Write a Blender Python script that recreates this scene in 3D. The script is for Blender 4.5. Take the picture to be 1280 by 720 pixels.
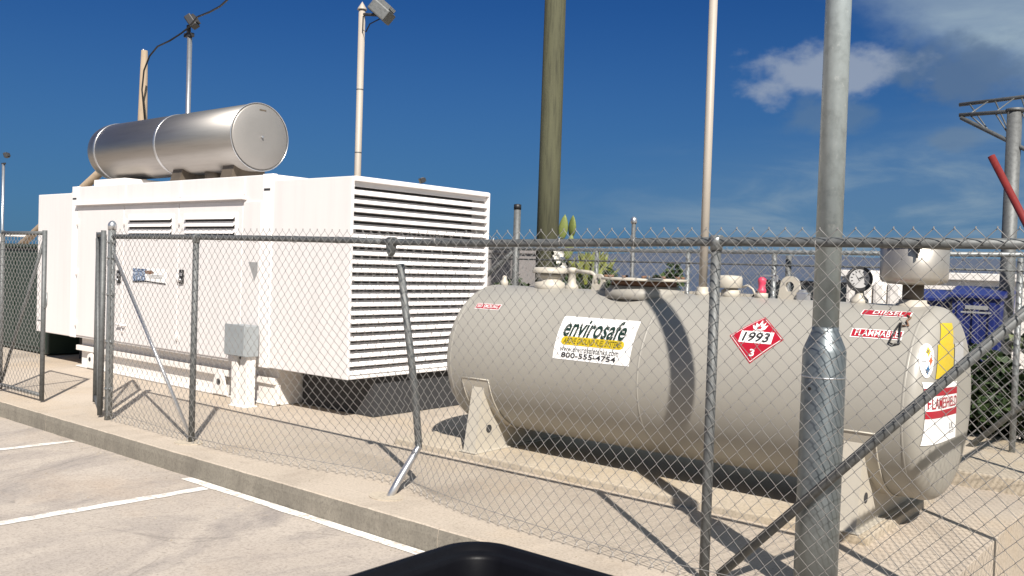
import bpy, bmesh, math, random
from math import sin, cos, pi, radians, sqrt, atan2
from mathutils import Vector, Matrix, noise
random.seed(7)
SC = bpy.context.scene
for o in list(bpy.data.objects): bpy.data.objects.remove(o)
COL = SC.collection

# ---------------------------------------------------------------- camera
F_PX, YAW, PITCH, ROLL, HC = 1126.97, -.6867, -.0240, .0323, 1.5904
fwd = Vector((sin(YAW)*cos(PITCH), cos(YAW)*cos(PITCH), sin(PITCH)))
rgt = Vector((cos(YAW), -sin(YAW), 0)); up = rgt.cross(fwd)
r2 = cos(ROLL)*rgt + sin(ROLL)*up; u2 = -sin(ROLL)*rgt + cos(ROLL)*up
cam_d = bpy.data.cameras.new('camera'); cam = bpy.data.objects.new('camera', cam_d); COL.objects.link(cam)
cam.matrix_world = Matrix(((r2.x, u2.x, -fwd.x, 0), (r2.y, u2.y, -fwd.y, 0), (r2.z, u2.z, -fwd.z, HC), (0, 0, 0, 1)))
cam_d.sensor_width = 36; cam_d.lens = F_PX/1280*36; cam_d.clip_start = .05; cam_d.clip_end = 20000
SC.camera = cam

# ---------------------------------------------------------------- sun, sky, exposure
SUN = Vector((1.448, -1.17, 1.75)).normalized()
sd = bpy.data.lights.new('sun', 'SUN'); sd.energy = 4.2; sd.angle = radians(.5); sd.color = (1, .945, .87)
so = bpy.data.objects.new('sun', sd); COL.objects.link(so); so.rotation_euler = SUN.to_track_quat('Z', 'Y').to_euler()
so.location = (0, 0, 30)
W = bpy.data.worlds.new('World'); SC.world = W; W.use_nodes = True
nt = W.node_tree; nt.nodes.clear(); N = nt.nodes.new; L = nt.links.new
out = N('ShaderNodeOutputWorld'); bg = N('ShaderNodeBackground'); L(bg.outputs[0], out.inputs[0])
bg.inputs[1].default_value = .055
sky = N('ShaderNodeTexSky'); sky.sky_type = 'NISHITA'; sky.sun_disc = False
sky.sun_elevation = math.asin(SUN.z); sky.sun_rotation = atan2(SUN.x, SUN.y); sky.air_density = 1.0; sky.dust_density = .3; sky.ozone_density = 3.5
hs0 = N('ShaderNodeHueSaturation'); hs0.inputs['Saturation'].default_value = 1.18; hs0.inputs['Value'].default_value = .78; L(sky.outputs[0], hs0.inputs['Color'])
gm = N('ShaderNodeGamma'); gm.inputs[1].default_value = .83; L(hs0.outputs[0], gm.inputs[0])
hs = N('ShaderNodeMixRGB'); hs.blend_type = 'MULTIPLY'; hs.inputs[0].default_value = 1; L(gm.outputs[0], hs.inputs[1]); hs.inputs[2].default_value = (.154, .42, .835, 1)   # the deep blue of very dry air
tc = N('ShaderNodeTexCoord'); sp = N('ShaderNodeSeparateXYZ'); L(tc.outputs['Generated'], sp.inputs[0])
def math_n(op, a, b=None, c=None):
    m = N('ShaderNodeMath'); m.operation = op
    for i, v in enumerate((a, b, c)):
        if v is None: continue
        if isinstance(v, (int, float)): m.inputs[i].default_value = v
        else: L(v, m.inputs[i])
    return m.outputs[0]
def smooth(v, a, b):
    m = N('ShaderNodeMapRange'); m.interpolation_type = 'SMOOTHSTEP'; L(v, m.inputs[0])
    m.inputs[1].default_value = a; m.inputs[2].default_value = b; return m.outputs[0]
az = math_n('ARCTAN2', sp.outputs[0], sp.outputs[1])           # azimuth from +Y towards +X
el = math_n('ARCSINE', sp.outputs[2])
def skynoise(sa, se, scale, detail, rough=.55, off=0., dist=0.):
    cx = N('ShaderNodeCombineXYZ'); L(math_n('MULTIPLY', az, sa), cx.inputs[0]); L(math_n('MULTIPLY', el, se), cx.inputs[1]); cx.inputs[2].default_value = off
    n = N('ShaderNodeTexNoise'); n.inputs['Scale'].default_value = scale; n.inputs['Detail'].default_value = detail; n.inputs['Roughness'].default_value = rough
    n.inputs['Distortion'].default_value = dist
    L(cx.outputs[0], n.inputs['Vector']); return n.outputs[0]
# high thin cloud over the eastern sky, denser bands of it aloft and near the horizon
east = smooth(az, -.62, .02)
cir = smooth(skynoise(1.0, 2.6, 3.2, 8, .6, 3.1, .6), .40, .78)
cir2 = smooth(skynoise(1.2, 4.5, 5, 7, .6, 8.3, .4), .38, .70)
sl = math_n('ADD', math_n('ADD', el, math_n('MULTIPLY', az, .65)), math_n('MULTIPLY', math_n('SUBTRACT', skynoise(1, 1.6, 7, 6, .6, 6.6), .5), .10))
veil = math_n('MULTIPLY', smooth(sl, .040, .100), math_n('MULTIPLY_ADD', cir, .55, .62))
low = math_n('MULTIPLY', math_n('MULTIPLY', math_n('SUBTRACT', 1, smooth(math_n('ADD', el, math_n('MULTIPLY', az, -.12)), .115, .215)), smooth(az, -.74, -.36)), math_n('MULTIPLY_ADD', cir2, .85, .22))
haze = math_n('SUBTRACT', 1, smooth(el, -.02, .34))
# a ragged cumulus in the east at about eleven degrees
def puff(a0, e0, ra, re, seed, edge=.9):
    da = math_n('DIVIDE', math_n('SUBTRACT', az, a0), ra); de = math_n('DIVIDE', math_n('SUBTRACT', el, e0), re)
    d = math_n('SQRT', math_n('ADD', math_n('MULTIPLY', da, da), math_n('MULTIPLY', de, de)))
    n = skynoise(1, 1.5, 22, 6, .55, seed)
    return math_n('SUBTRACT', 1, smooth(math_n('ADD', d, math_n('MULTIPLY', math_n('SUBTRACT', n, .5), 1.7)), .35, edge+.1))
p1 = puff(-.365, .207, .105, .034, 1.7); p2 = puff(-.235, .205, .10, .042, 5.2); p3 = puff(-.36, .165, .06, .025, 9.4)
p4 = puff(-.235, .140, .03, .014, 12.4)
def mix_c(fac, a, b, k=1.0):
    m = N('ShaderNodeMixRGB'); L(math_n('MULTIPLY', fac, k), m.inputs[0]); L(a, m.inputs[1])
    if isinstance(b, tuple): m.inputs[2].default_value = (*b, 1)
    else: L(b, m.inputs[2])
    return m.outputs[0]
c = hs.outputs[0]
c = mix_c(haze, c, (.70, 1.72, 3.15), .65)
c = mix_c(low, c, (2.15, 3.1, 4.05), .9)
c = mix_c(veil, c, (3.1, 4.05, 4.85), .95)
c = mix_c(p3, c, (1.2, 1.95, 3.0), .5)
c = mix_c(p4, c, (1.4, 2.1, 3.05), .55)
c = mix_c(p2, c, (1.0, 1.65, 2.75), .8)
c = mix_c(p1, c, (2.9, 3.45, 4.4), .85)
L(c, bg.inputs[0])
SC.view_settings.view_transform = 'Standard'; SC.view_settings.look = 'None'; SC.view_settings.gamma = 1
SC.view_settings.exposure = .95
SC.render.engine = 'CYCLES'

# ---------------------------------------------------------------- materials
def new_mat(name):
    m = bpy.data.materials.new(name); m.use_nodes = True
    return m, m.node_tree, m.node_tree.nodes['Principled BSDF']
def ramp(nt, src, stops):
    r = nt.nodes.new('ShaderNodeValToRGB'); e = r.color_ramp.elements
    while len(e) < len(stops): e.new(.5)
    for i, (p, c) in enumerate(stops): e[i].position = p; e[i].color = (*c, 1)
    nt.links.new(src, r.inputs[0]); return r.outputs[0]
def tex(nt, scale, detail=4, rough=.6, vec=None, stretch=None, dist=0):
    n = nt.nodes.new('ShaderNodeTexNoise'); n.inputs['Scale'].default_value = scale; n.inputs['Detail'].default_value = detail
    n.inputs['Roughness'].default_value = rough; n.inputs['Distortion'].default_value = dist
    co = nt.nodes.new('ShaderNodeTexCoord'); src = co.outputs['Object']
    if stretch:
        mp = nt.nodes.new('ShaderNodeMapping'); mp.inputs['Scale'].default_value = stretch; nt.links.new(src, mp.inputs[0]); src = mp.outputs[0]
    nt.links.new(src, n.inputs['Vector']); return n.outputs[0]
def mixc(nt, f, a, b, mode='MIX'):
    m = nt.nodes.new('ShaderNodeMixRGB'); m.blend_type = mode
    for i, v in enumerate((f, a, b)):
        if isinstance(v, tuple): m.inputs[i].default_value = (*v, 1)
        elif isinstance(v, (int, float)): m.inputs[i].default_value = v
        else: nt.links.new(v, m.inputs[i])
    return m.outputs[0]
def bump(nt, b, h, s, d=.01):
    n = nt.nodes.new('ShaderNodeBump'); n.inputs['Strength'].default_value = s; n.inputs['Distance'].default_value = d
    nt.links.new(h, n.inputs['Height']); nt.links.new(n.outputs[0], b.inputs['Normal'])
def sc(c, k): return tuple(x*k for x in c)
def paint(name, col, rough=.5, metal=0, var=.12, scale=6, bmp=.0, spec=.5, streak=None, spots=0, spot_col=(.2, .16, .12)):
    m, nt, b = new_mat(name)
    n = tex(nt, scale, 6, .65, stretch=streak)
    c = ramp(nt, n, [(.25, sc(col, 1-var)), (.5, col), (.8, sc(col, 1+var*.5))])
    if spots:
        s = tex(nt, 28, 3, .6); f = ramp(nt, s, [(.62, (0, 0, 0)), (.76, (spots,)*3)]); c = mixc(nt, f, c, spot_col)
    nt.links.new(c, b.inputs['Base Color']); b.inputs['Roughness'].default_value = rough; b.inputs['Metallic'].default_value = metal
    b.inputs['Specular IOR Level'].default_value = spec
    if bmp: bump(nt, b, tex(nt, scale*6, 4, .6), bmp, .004)
    return m
def concrete(name, a, b_, dark, patch=.5, stain=.5, rough=.85, warm=None, fine=60, cracks=0, streaks=0):
    m, nt, b = new_mat(name)
    n1 = tex(nt, .9, 7, .62, dist=.4); c = ramp(nt, n1, [(.3, a), (.68, b_)])
    n2 = tex(nt, .55, 8, .7, stretch=(1.7, .8, 1), dist=.8); f = ramp(nt, n2, [(.50, (0, 0, 0)), (.66, (stain,)*3)]); c = mixc(nt, f, c, dark)
    n5 = tex(nt, 4.5, 6, .7, dist=.5); f = ramp(nt, n5, [(.56, (0, 0, 0)), (.74, (patch,)*3)]); c = mixc(nt, f, c, sc(dark, .9))
    if warm:
        n4 = tex(nt, .8, 5, .6, stretch=(.8, 1.3, 1)); f = ramp(nt, n4, [(.5, (0, 0, 0)), (.7, (.5,)*3)]); c = mixc(nt, f, c, warm)
    n3 = tex(nt, fine, 4, .7); f = ramp(nt, n3, [(.3, (.70,)*3), (.5, (1,)*3), (.72, (1.12,)*3)]); c = mixc(nt, 1.0, c, f, 'MULTIPLY')
    if cracks:
        v = nt.nodes.new('ShaderNodeTexVoronoi'); v.feature = 'DISTANCE_TO_EDGE'; v.inputs['Scale'].default_value = .42
        co = nt.nodes.new('ShaderNodeTexCoord'); wob = nt.nodes.new('ShaderNodeTexNoise'); wob.inputs['Scale'].default_value = 2.5; wob.inputs['Detail'].default_value = 7
        nt.links.new(co.outputs['Object'], wob.inputs['Vector']); nt.links.new(mixc(nt, .10, co.outputs['Object'], wob.outputs['Color'], 'ADD'), v.inputs['Vector'])
        f = ramp(nt, v.outputs['Distance'], [(0, (cracks,)*3), (.0045, (0, 0, 0))]); c = mixc(nt, mixc(nt, 1, f, ramp(nt, n2, [(.44, (0, 0, 0)), (.56, (1, 1, 1))]), 'MULTIPLY'), c, sc(dark, .5))
        n7 = tex(nt, 1.9, 9, .75, dist=1.2); f = ramp(nt, n7, [(.58, (0, 0, 0)), (.72, (.55,)*3)]); c = mixc(nt, f, c, sc(dark, .85))
        n8 = tex(nt, 6, 3, .5, stretch=(1, 1.6, 1)); f = ramp(nt, n8, [(.70, (0, 0, 0)), (.76, (.45,)*3)]); c = mixc(nt, f, c, sc(dark, .6))
    if streaks:
        n9 = tex(nt, 5, 5, .7, stretch=(1.3, .2, .3)); f = ramp(nt, n9, [(.42, (0, 0, 0)), (.72, (.5,)*3)]); c = mixc(nt, f, c, sc(dark, .85))
    n6 = tex(nt, 24, 2, .5); f = ramp(nt, n6, [(.66, (0, 0, 0)), (.72, (.35,)*3)]); c = mixc(nt, f, c, sc(dark, .55))
    nt.links.new(c, b.inputs['Base Color']); b.inputs['Roughness'].default_value = rough; b.inputs['Specular IOR Level'].default_value = .25
    bump(nt, b, mixc(nt, .5, n3, n5), .35, .006)
    return m
M = {}
M['lot'] = concrete('worn_concrete', (.365, .315, .27), (.44, .385, .33), (.26, .23, .21), .35, .9, warm=(.42, .33, .25), cracks=.4)
M['slab'] = concrete('pale_concrete', (.405, .345, .28), (.46, .395, .325), (.315, .265, .215), .4, .7, warm=(.46, .36, .25))
M['kerb'] = concrete('shaded_kerb_concrete', (.20, .182, .15), (.25, .225, .185), (.14, .125, .105), .5, .6, streaks=1)  # shade of the kerb face put into a darker base; streaks are stains
M['plinth'] = concrete('plinth_concrete', (.40, .345, .27), (.47, .405, .32), (.31, .265, .21), .3, .5, warm=(.42, .31, .17))
M['earth'] = concrete('sandy_ground', (.30, .26, .20), (.38, .33, .26), (.22, .19, .14), .5, .5)
M['wall_c'] = concrete('grey_wall_concrete', (.28, .26, .25), (.34, .31, .30), (.2, .19, .18), .4, .4)
M['sea'] = paint('sea_water', (.05, .065, .10), .6, 0, .2, .02)
M['ridge'] = paint('headland_haze_blue', (.05, .065, .10), .9, 0, .2, .01)  # distance haze put into the blue-grey colour
M['white'] = paint('white_enamel', (.80, .765, .75), .38, 0, .035, 1.6, .02, streak=(1, 1, .3))
M['door'] = paint('white_enamel_dimmed', (.70, .665, .65), .4, 0, .07, 2.6, .02, streak=(2.2, 1, .16))  # same white toned down, so trim and hinges look more strongly lit
M['white2'] = paint('white_enamel_skid', (.74, .70, .66), .5, 0, .06, 3, .05, spots=.15)
M['beige'] = paint('beige_tank_enamel', (.295, .278, .245), .42, 0, .08, 2.5, .03, streak=(.6, 1, 1))
M['beige2'] = paint('beige_fitting_enamel', (.42, .385, .325), .5, 0, .08, 8, .1, spots=.12)
M['pipe'] = paint('pinkish_beige_enamel', (.35, .31, .265), .5, 0, .06, 5)
M['galv'] = paint('galvanised_steel', (.23, .24, .24), .5, .55, .35, 26, .08, spots=.25, spot_col=(.62, .63, .63))
M['galv_d'] = paint('weathered_galvanised_steel', (.135, .14, .14), .6, .45, .40, 30, .15, spots=.35, spot_col=(.045, .042, .04))
M['galv_b'] = paint('bright_galvanised_steel', (.55, .55, .56), .33, .85, .18, 18)
M['wire'] = paint('galvanised_wire', (.29, .28, .27), .38, .4, .15, 40)
M['pole'] = paint('mottled_galvanised_pole', (.34, .385, .395), .40, .35, .30, 16, .06, streak=(1, 1, .8), spots=.4, spot_col=(.62, .64, .63))
M['sleeve'] = paint('dull_galvanised_sleeve', (.215, .24, .25), .42, .78, .22, 9, .06, spots=.3, spot_col=(.30, .32, .33))
M['steel'] = paint('brushed_stainless_steel', (.34, .32, .30), .40, .95, .12, 3, streak=(.4, 6, 6))
M['steel_e'] = paint('dull_stainless_steel', (.33, .31, .29), .5, .6, .05, 3)
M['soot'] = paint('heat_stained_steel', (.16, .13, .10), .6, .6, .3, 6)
M['ss_bucket'] = paint('stained_stainless_steel', (.42, .39, .35), .42, .7, .2, 7, streak=(1, 1, .5), spots=.3, spot_col=(.25, .21, .12))
M['wood_g'] = paint('treated_pine', (.070, .070, .038), .85, 0, .6, 9, .6, streak=(3, 3, .22), spots=.25, spot_col=(.07, .06, .03))
M['wood_b'] = paint('weathered_timber', (.30, .23, .16), .85, 0, .25, 9, .3, streak=(3, 3, .3))
M['black'] = paint('black_rubber', (.012, .012, .013), .5, 0, .2, 10)
M['bin'] = paint('black_moulded_plastic', (.0045, .0045, .006), .42, 0, .2, 30, .04, spec=.12)
M['dark'] = paint('shade_dark_grey', (.03, .03, .032), .8, 0, .1, 5)  # dark tone standing in for shade inside slots, holes and gaps
M['lampm'] = paint('black_lamp_housing', (.03, .03, .033), .5, .2, .2, 12)
M['ebox'] = paint('grey_enclosure_paint', (.26, .28, .29), .45, 0, .08, 8)
def worn_paint():
    m, nt, b = new_mat('road_marking_paint')
    n = tex(nt, 9, 8, .75); k = tex(nt, 55, 3, .7); f = mixc(nt, .35, n, k); f = ramp(nt, f, [(.49, (0, 0, 0)), (.57, (.8,)*3)])
    c = mixc(nt, f, (.76, .73, .68), (.40, .345, .29)); nt.links.new(c, b.inputs['Base Color']); b.inputs['Roughness'].default_value = .75; return m
M['line'] = worn_paint()
M['green'] = paint('dark_green_enamel', (.012, .026, .018), .55, 0, .2, 6)
M['blue'] = paint('blue_moulded_plastic', (.010, .020, .125), .45, 0, .2, 4)
M['red'] = paint('red_enamel', (.17, .018, .016), .55, 0, .25, 14, spots=.2, spot_col=(.25, .12, .08))
M['valve'] = paint('red_valve_enamel', (.55, .05, .10), .45, 0, .1, 20)
M['car'] = paint('black_car_paint', (.012, .012, .014), .25, 0, .1, 3)
M['glass'] = paint('dark_tinted_glass', (.02, .025, .03), .06, 0, .05, 3)
M['brown'] = paint('brown_steel', (.16, .085, .05), .8, 0, .35, 12, .2)
M['s_white'] = paint('white_vinyl', (.82, .80, .78), .4, 0, .02, 4)
M['s_red'] = paint('red_vinyl', (.34, .008, .022), .4, 0, .05, 8)
M['s_yel'] = paint('yellow_vinyl', (.52, .38, .015), .45, 0, .04, 8)
M['s_green'] = paint('dark_green_print', (.01, .028, .02), .5, 0, .05, 8)
M['s_blk'] = paint('black_print', (.02, .02, .022), .5, 0, .05, 8)
M['s_olive'] = paint('olive_print', (.10, .085, .012), .5, 0, .05, 8)
M['s_blue'] = paint('blue_print', (.02, .10, .22), .5, 0, .05, 8)
M['s_orange'] = paint('red_orange_print', (.62, .10, .04), .5, 0, .05, 8)
M['notice'] = paint('faded_notice_print', (.38, .375, .37), .5, 0, .1, 30)
M['s_grey'] = paint('grey_print', (.28, .28, .28), .5, 0, .05, 8)
M['cactus'] = paint('cactus_skin', (.15, .18, .045), .6, 0, .3, 14, .1)
M['blade'] = paint('yellow_green_leaf', (.20, .22, .05), .5, 0, .5, 5)
M['petal'] = paint('white_petals', (.75, .73, .66), .6, 0, .05, 10)
def leafmat(name, a, b):
    m, nt, bs = new_mat(name)
    g = nt.nodes.new('ShaderNodeNewGeometry')
    nt.links.new(ramp(nt, g.outputs['Random Per Island'], [(0, a), (1, b)]), bs.inputs['Base Color']); bs.inputs['Roughness'].default_value = .6
    bs.inputs['Specular IOR Level'].default_value = .3
    return m
M['leaf'] = leafmat('dark_leaves', (.010, .024, .008), (.045, .072, .022))
M['leaf2'] = leafmat('pale_leaves', (.07, .10, .04), (.17, .19, .10))
# nameplate print: a blue and black technical picture fading to white
def tech():
    m, nt, b = new_mat('control_panel_print')
    v = nt.nodes.new('ShaderNodeTexVoronoi'); v.inputs['Scale'].default_value = 26; v.feature = 'DISTANCE_TO_EDGE'
    co = nt.nodes.new('ShaderNodeTexCoord'); nt.links.new(co.outputs['Object'], v.inputs['Vector'])
    c = ramp(nt, v.outputs['Distance'], [(.03, (.02, .03, .06)), (.12, (.10, .17, .30)), (.3, (.5, .56, .66))])
    nt.links.new(c, b.inputs['Base Color']); b.inputs['Roughness'].default_value = .4
    return m
M['tech'] = tech()

# ---------------------------------------------------------------- object helpers
LOC = {}
def tag(o, label=None, cat=None, group=None, kind=None):
    if label: o['label'] = label
    if cat: o['category'] = cat
    if group: o['group'] = group
    if kind: o['kind'] = kind
    return o
def thing(name, label, cat, loc=(0, 0, 0), group=None):
    o = bpy.data.objects.new(name, None); COL.objects.link(o); o.location = loc; o.empty_display_size = .2
    LOC[o.name] = Vector(loc); return tag(o, label, cat, group)
def link(o, parent):
    COL.objects.link(o)
    if parent is not None:
        o.parent = parent
        if parent.type == 'EMPTY': o.matrix_parent_inverse = Matrix.Translation(-LOC[parent.name])
    return o
class MB:
    def __init__(s): s.v = []; s.f = []; s.m = []; s.s = []
    def add(s, vs, fs, mi=0, sm=False):
        o = len(s.v); s.v += [tuple(v) for v in vs]
        for f in fs: s.f.append(tuple(i+o for i in f)); s.m.append(mi); s.s.append(sm)
        return s
    def box(s, x0, x1, y0, y1, z0, z1, mi=0):
        v = [(x, y, z) for z in (z0, z1) for y in (y0, y1) for x in (x0, x1)]
        return s.add(v, [(0, 2, 3, 1), (4, 5, 7, 6), (0, 1, 5, 4), (2, 6, 7, 3), (0, 4, 6, 2), (1, 3, 7, 5)], mi)
    def bbox(s, x0, x1, y0, y1, z0, z1, b=.008, mi=0):          # box with chamfered edges
        bm = bmesh.new(); bmesh.ops.create_cube(bm, size=1)
        for v in bm.verts: v.co = Vector(((x0+x1)/2+v.co.x*(x1-x0), (y0+y1)/2+v.co.y*(y1-y0), (z0+z1)/2+v.co.z*(z1-z0)))
        bmesh.ops.bevel(bm, geom=bm.edges[:], offset=b, segments=2, affect='EDGES', profile=.6)
        bm.verts.index_update(); s.add([v.co for v in bm.verts], [[v.index for v in f.verts] for f in bm.faces], mi); bm.free(); return s
    def prism(s, poly, axis, a0, a1, mi=0):                       # poly of 2d points extruded along axis
        n = len(poly)
        def P(p, a): return {'x': (a, p[0], p[1]), 'y': (p[0], a, p[1]), 'z': (p[0], p[1], a)}[axis]
        v = [P(p, a0) for p in poly]+[P(p, a1) for p in poly]
        f = [tuple(range(n-1, -1, -1)), tuple(range(n, 2*n))]+[(i, (i+1) % n, n+(i+1) % n, n+i) for i in range(n)]
        return s.add(v, f, mi)
    def tube(s, pts, r, n=8, mi=0, caps=True, closed=False):
        pts = [Vector(p) for p in pts]; rr = r if isinstance(r, (list, tuple)) else [r]*len(pts)
        vs = []; fs = []; k = len(pts); ref = None
        for i, p in enumerate(pts):
            if closed: t = pts[(i+1) % k]-pts[i-1]
            else: t = (pts[min(i+1, k-1)]-pts[max(i-1, 0)])
            t.normalize()
            if ref is None: ref = Vector((0, 0, 1)) if abs(t.z) < .9 else Vector((1, 0, 0))
            a = (ref-t*ref.dot(t)); 
            if a.length < 1e-4: a = t.orthogonal()
            a.normalize(); ref = a; b = t.cross(a)
            for j in range(n): an = 2*pi*j/n; vs.append(p+a*(rr[i]*cos(an))+b*(rr[i]*sin(an)))
        for i in range(k if closed else k-1):
            i2 = (i+1) % k
            for j in range(n): fs.append((i*n+j, i*n+(j+1) % n, i2*n+(j+1) % n, i2*n+j))
        s.add(vs, fs, mi, n > 4)
        if caps and not closed:
            o = len(s.v)-len(vs)
            s.f.append(tuple(o+j for j in range(n-1, -1, -1))); s.m.append(mi); s.s.append(False)
            s.f.append(tuple(o+(k-1)*n+j for j in range(n))); s.m.append(mi); s.s.append(False)
        return s
    def lathe(s, prof, c, axis='z', n=24, mi=0, sm=True):         # prof: (radius, height) list about the axis through c
        vs = []; fs = []; c = Vector(c)
        for (r, h) in prof:
            for j in range(n):
                a = 2*pi*j/n; p = {'z': (r*cos(a), r*sin(a), h), 'x': (h, r*cos(a), r*sin(a)), 'y': (r*sin(a), h, r*cos(a))}[axis]
                vs.append(c+Vector(p))
        for i in range(len(prof)-1):
            for j in range(n): fs.append((i*n+j, i*n+(j+1) % n, (i+1)*n+(j+1) % n, (i+1)*n+j))
        s.add(vs, fs, mi, sm); o = len(s.v)-len(vs); k = len(prof)
        if prof[0][0] > 1e-4: s.f.append(tuple(o+j for j in range(n-1, -1, -1))); s.m.append(mi); s.s.append(False)
        if prof[-1][0] > 1e-4: s.f.append(tuple(o+(k-1)*n+j for j in range(n))); s.m.append(mi); s.s.append(False)
        return s
    def mesh(s, name, mats):
        me = bpy.data.meshes.new(name); me.from_pydata(s.v, [], s.f)
        for m in (mats if isinstance(mats, (list, tuple)) else [mats]): me.materials.append(m)
        me.polygons.foreach_set('material_index', s.m); me.polygons.foreach_set('use_smooth', s.s); me.update()
        return me
    def build(s, name, mats, parent=None, fix=True):
        me = s.mesh(name, mats)
        if fix:
            bm = bmesh.new(); bm.from_mesh(me); bmesh.ops.recalc_face_normals(bm, faces=bm.faces[:]); bm.to_mesh(me); bm.free()
        return link(bpy.data.objects.new(name, me), parent)
def struct(o, label=None): o['kind'] = 'structure'; return tag(o, label)
# a pixel of the photograph carried onto a real plane or onto the tank, used only to measure where things stand
def ray(u, v): d = ((u-640)/F_PX)*r2 - ((v-360)/F_PX)*u2 + fwd; return d
def ony(u, v, y): d = ray(u, v); return Vector((0, 0, HC))+d*(y/d.y)
def onx(u, v, x): d = ray(u, v); return Vector((0, 0, HC))+d*(x/d.x)
def onz(u, v, z=0): d = ray(u, v); return Vector((0, 0, HC))+d*((z-HC)/d.z)
# lettering: unit-box mesh (0..1, 0..1) cut into thin strips so that it can follow a curved surface
def lettering(txt, bold=0., shear=0., strips=8, spacing=1.):
    cu = bpy.data.curves.new('t', 'FONT'); cu.body = txt; cu.shear = shear; cu.offset = bold; cu.resolution_u = 3; cu.space_character = spacing
    o = bpy.data.objects.new('t', cu); COL.objects.link(o); dg = bpy.context.evaluated_depsgraph_get(); dg.update()
    me = bpy.data.meshes.new_from_object(o.evaluated_get(dg)); bm = bmesh.new(); bm.from_mesh(me)
    bpy.data.objects.remove(o); bpy.data.curves.remove(cu); bpy.data.meshes.remove(me)
    xs = [v.co.x for v in bm.verts]; ys = [v.co.y for v in bm.verts]; x0, x1, y0, y1 = min(xs), max(xs), min(ys), max(ys)
    for v in bm.verts: v.co = Vector(((v.co.x-x0)/(x1-x0), (v.co.y-y0)/(y1-y0), 0))
    for i in range(1, strips): bmesh.ops.bisect_plane(bm, geom=bm.verts[:]+bm.edges[:]+bm.faces[:], plane_co=(0, i/strips, 0), plane_no=(0, 1, 0))
    bm.verts.index_update(); r = ([v.co.copy() for v in bm.verts], [[v.index for v in f.verts] for f in bm.faces]); bm.free(); return r
def put_text(mb, txt, rect, fn, off, mi=0, **k):
    vs, fs = lettering(txt, **k); u0, v0, u1, v1 = rect
    mb.add([fn(u0+(u1-u0)*v.x, v0+(v1-v0)*v.y, off) for v in vs], fs, mi)
def put_rect(mb, rect, fn, off, mi=0, nu=1, nv=8, rnd=0):
    u0, v0, u1, v1 = rect
    if rnd:      # pill shape
        nu = 24
    g = []
    for j in range(nv+1):
        for i in range(nu+1):
            a = i/nu; b = j/nv
            if rnd:
                e = rnd*(1-sqrt(max(0, 1-(2*b-1)**2))); a = e+(1-2*e)*a
            g.append(fn(u0+(u1-u0)*a, v0+(v1-v0)*b, off))
    mb.add(g, [(j*(nu+1)+i, j*(nu+1)+i+1, (j+1)*(nu+1)+i+1, (j+1)*(nu+1)+i) for j in range(nv) for i in range(nu)], mi)
def put_poly(mb, pts, fn, off, mi=0): mb.add([fn(u, v, off) for u, v in pts], [tuple(range(len(pts)))], mi)

# ================================================================ THE SETTING
KY, KZ = 3.92, -.16          # kerb face and car-park level
LOW = -.50                   # lower ground east of the pad
# one ground sheet out to the shore, the sea and a low headland beyond it
mb = MB(); mb.add([(-400, -300, LOW-.02), (400, -300, LOW-.02), (400, 90, LOW-.02), (-400, 90, LOW-.02)], [(0, 1, 2, 3)])
struct(mb.build('ground', M['earth']))
mb = MB(); mb.add([(-9000, 60, LOW-.9), (9000, 60, LOW-.9), (9000, 14000, LOW-.9), (-9000, 14000, LOW-.9)], [(0, 1, 2, 3)])
struct(mb.build('sea', M['sea']))
mb = MB(); vs = []; n = 90
for i in range(n+1):
    x = -4200+i*70; h = 56+14*noise.noise(Vector((i*.13, 0, 3)))+6*noise.noise(Vector((i*.6, 2, 3)))
    h *= min(1, (i+3)/20)
    vs += [(x, 2300, LOW-2), (x, 2420, h), (x, 2800, h*.9), (x, 3000, LOW-2)]
mb.add(vs, [(i*4+k, i*4+4+k, i*4+5+k, i*4+1+k) for i in range(n) for k in range(3)], 0, True)
struct(mb.build('headland', M['ridge']))
# car park: concrete bays cast separately with a thin joint between
root = struct(MB().box(-40, 12, -20, KY, LOW-.01, KZ-.02).build('parking_lot', M['lot']))
for (x0, x1) in ((-40, -20.006), (-19.994, -8.30), (-8.292, -1.2), (-1.19, 12)):
    for (y0, y1) in ((-20, -2.006), (-1.994, KY)):
        MB().box(x0, x1, y0, y1, KZ-.02, KZ).build('concrete_bay', M['lot'], root)
# kerb in cast lengths with a worn top edge
kerb = None
def kerb_piece(x0, x1, parent):
    n = max(2, int((x1-x0)/.08)); vs = []; h0 = .22
    for i in range(n+1):
        x = x0+(x1-x0)*i/n; w = .007*noise.noise(Vector((x*5, 1, 0)))+.004*noise.noise(Vector((x*23, 5, 0)))
        c = .007+.003*noise.noise(Vector((x*9, 7, 0)))
        vs += [(x, KY-.012+w, KZ-.02), (x, KY-.008+w, -.055), (x, KY+w, -c), (x, KY+c*1.2+w, 0.0), (x, KY+.22, 0.0), (x, KY+.22, KZ-.02)]
    fs = [(i*6+k, i*6+6+k, i*6+7+k, i*6+1+k) for i in range(n) for k in range(5)]+[(5, 4, 3, 2, 1, 0), tuple(n*6+k for k in range(6))]
    m = MB().add(vs, fs); m.m = [0 if (i < 5*n and i % 5 < 2) else 1 for i in range(len(m.f))]; m.s = [False]*len(m.f)  # face takes the darkened mix, top the pale slab mix
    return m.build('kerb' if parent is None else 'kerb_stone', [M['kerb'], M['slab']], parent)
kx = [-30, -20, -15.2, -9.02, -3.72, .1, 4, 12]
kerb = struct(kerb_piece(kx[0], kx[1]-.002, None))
for a, b in zip(kx[1:-1], kx[2:]): kerb_piece(a+.002, b-.002, kerb)
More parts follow.
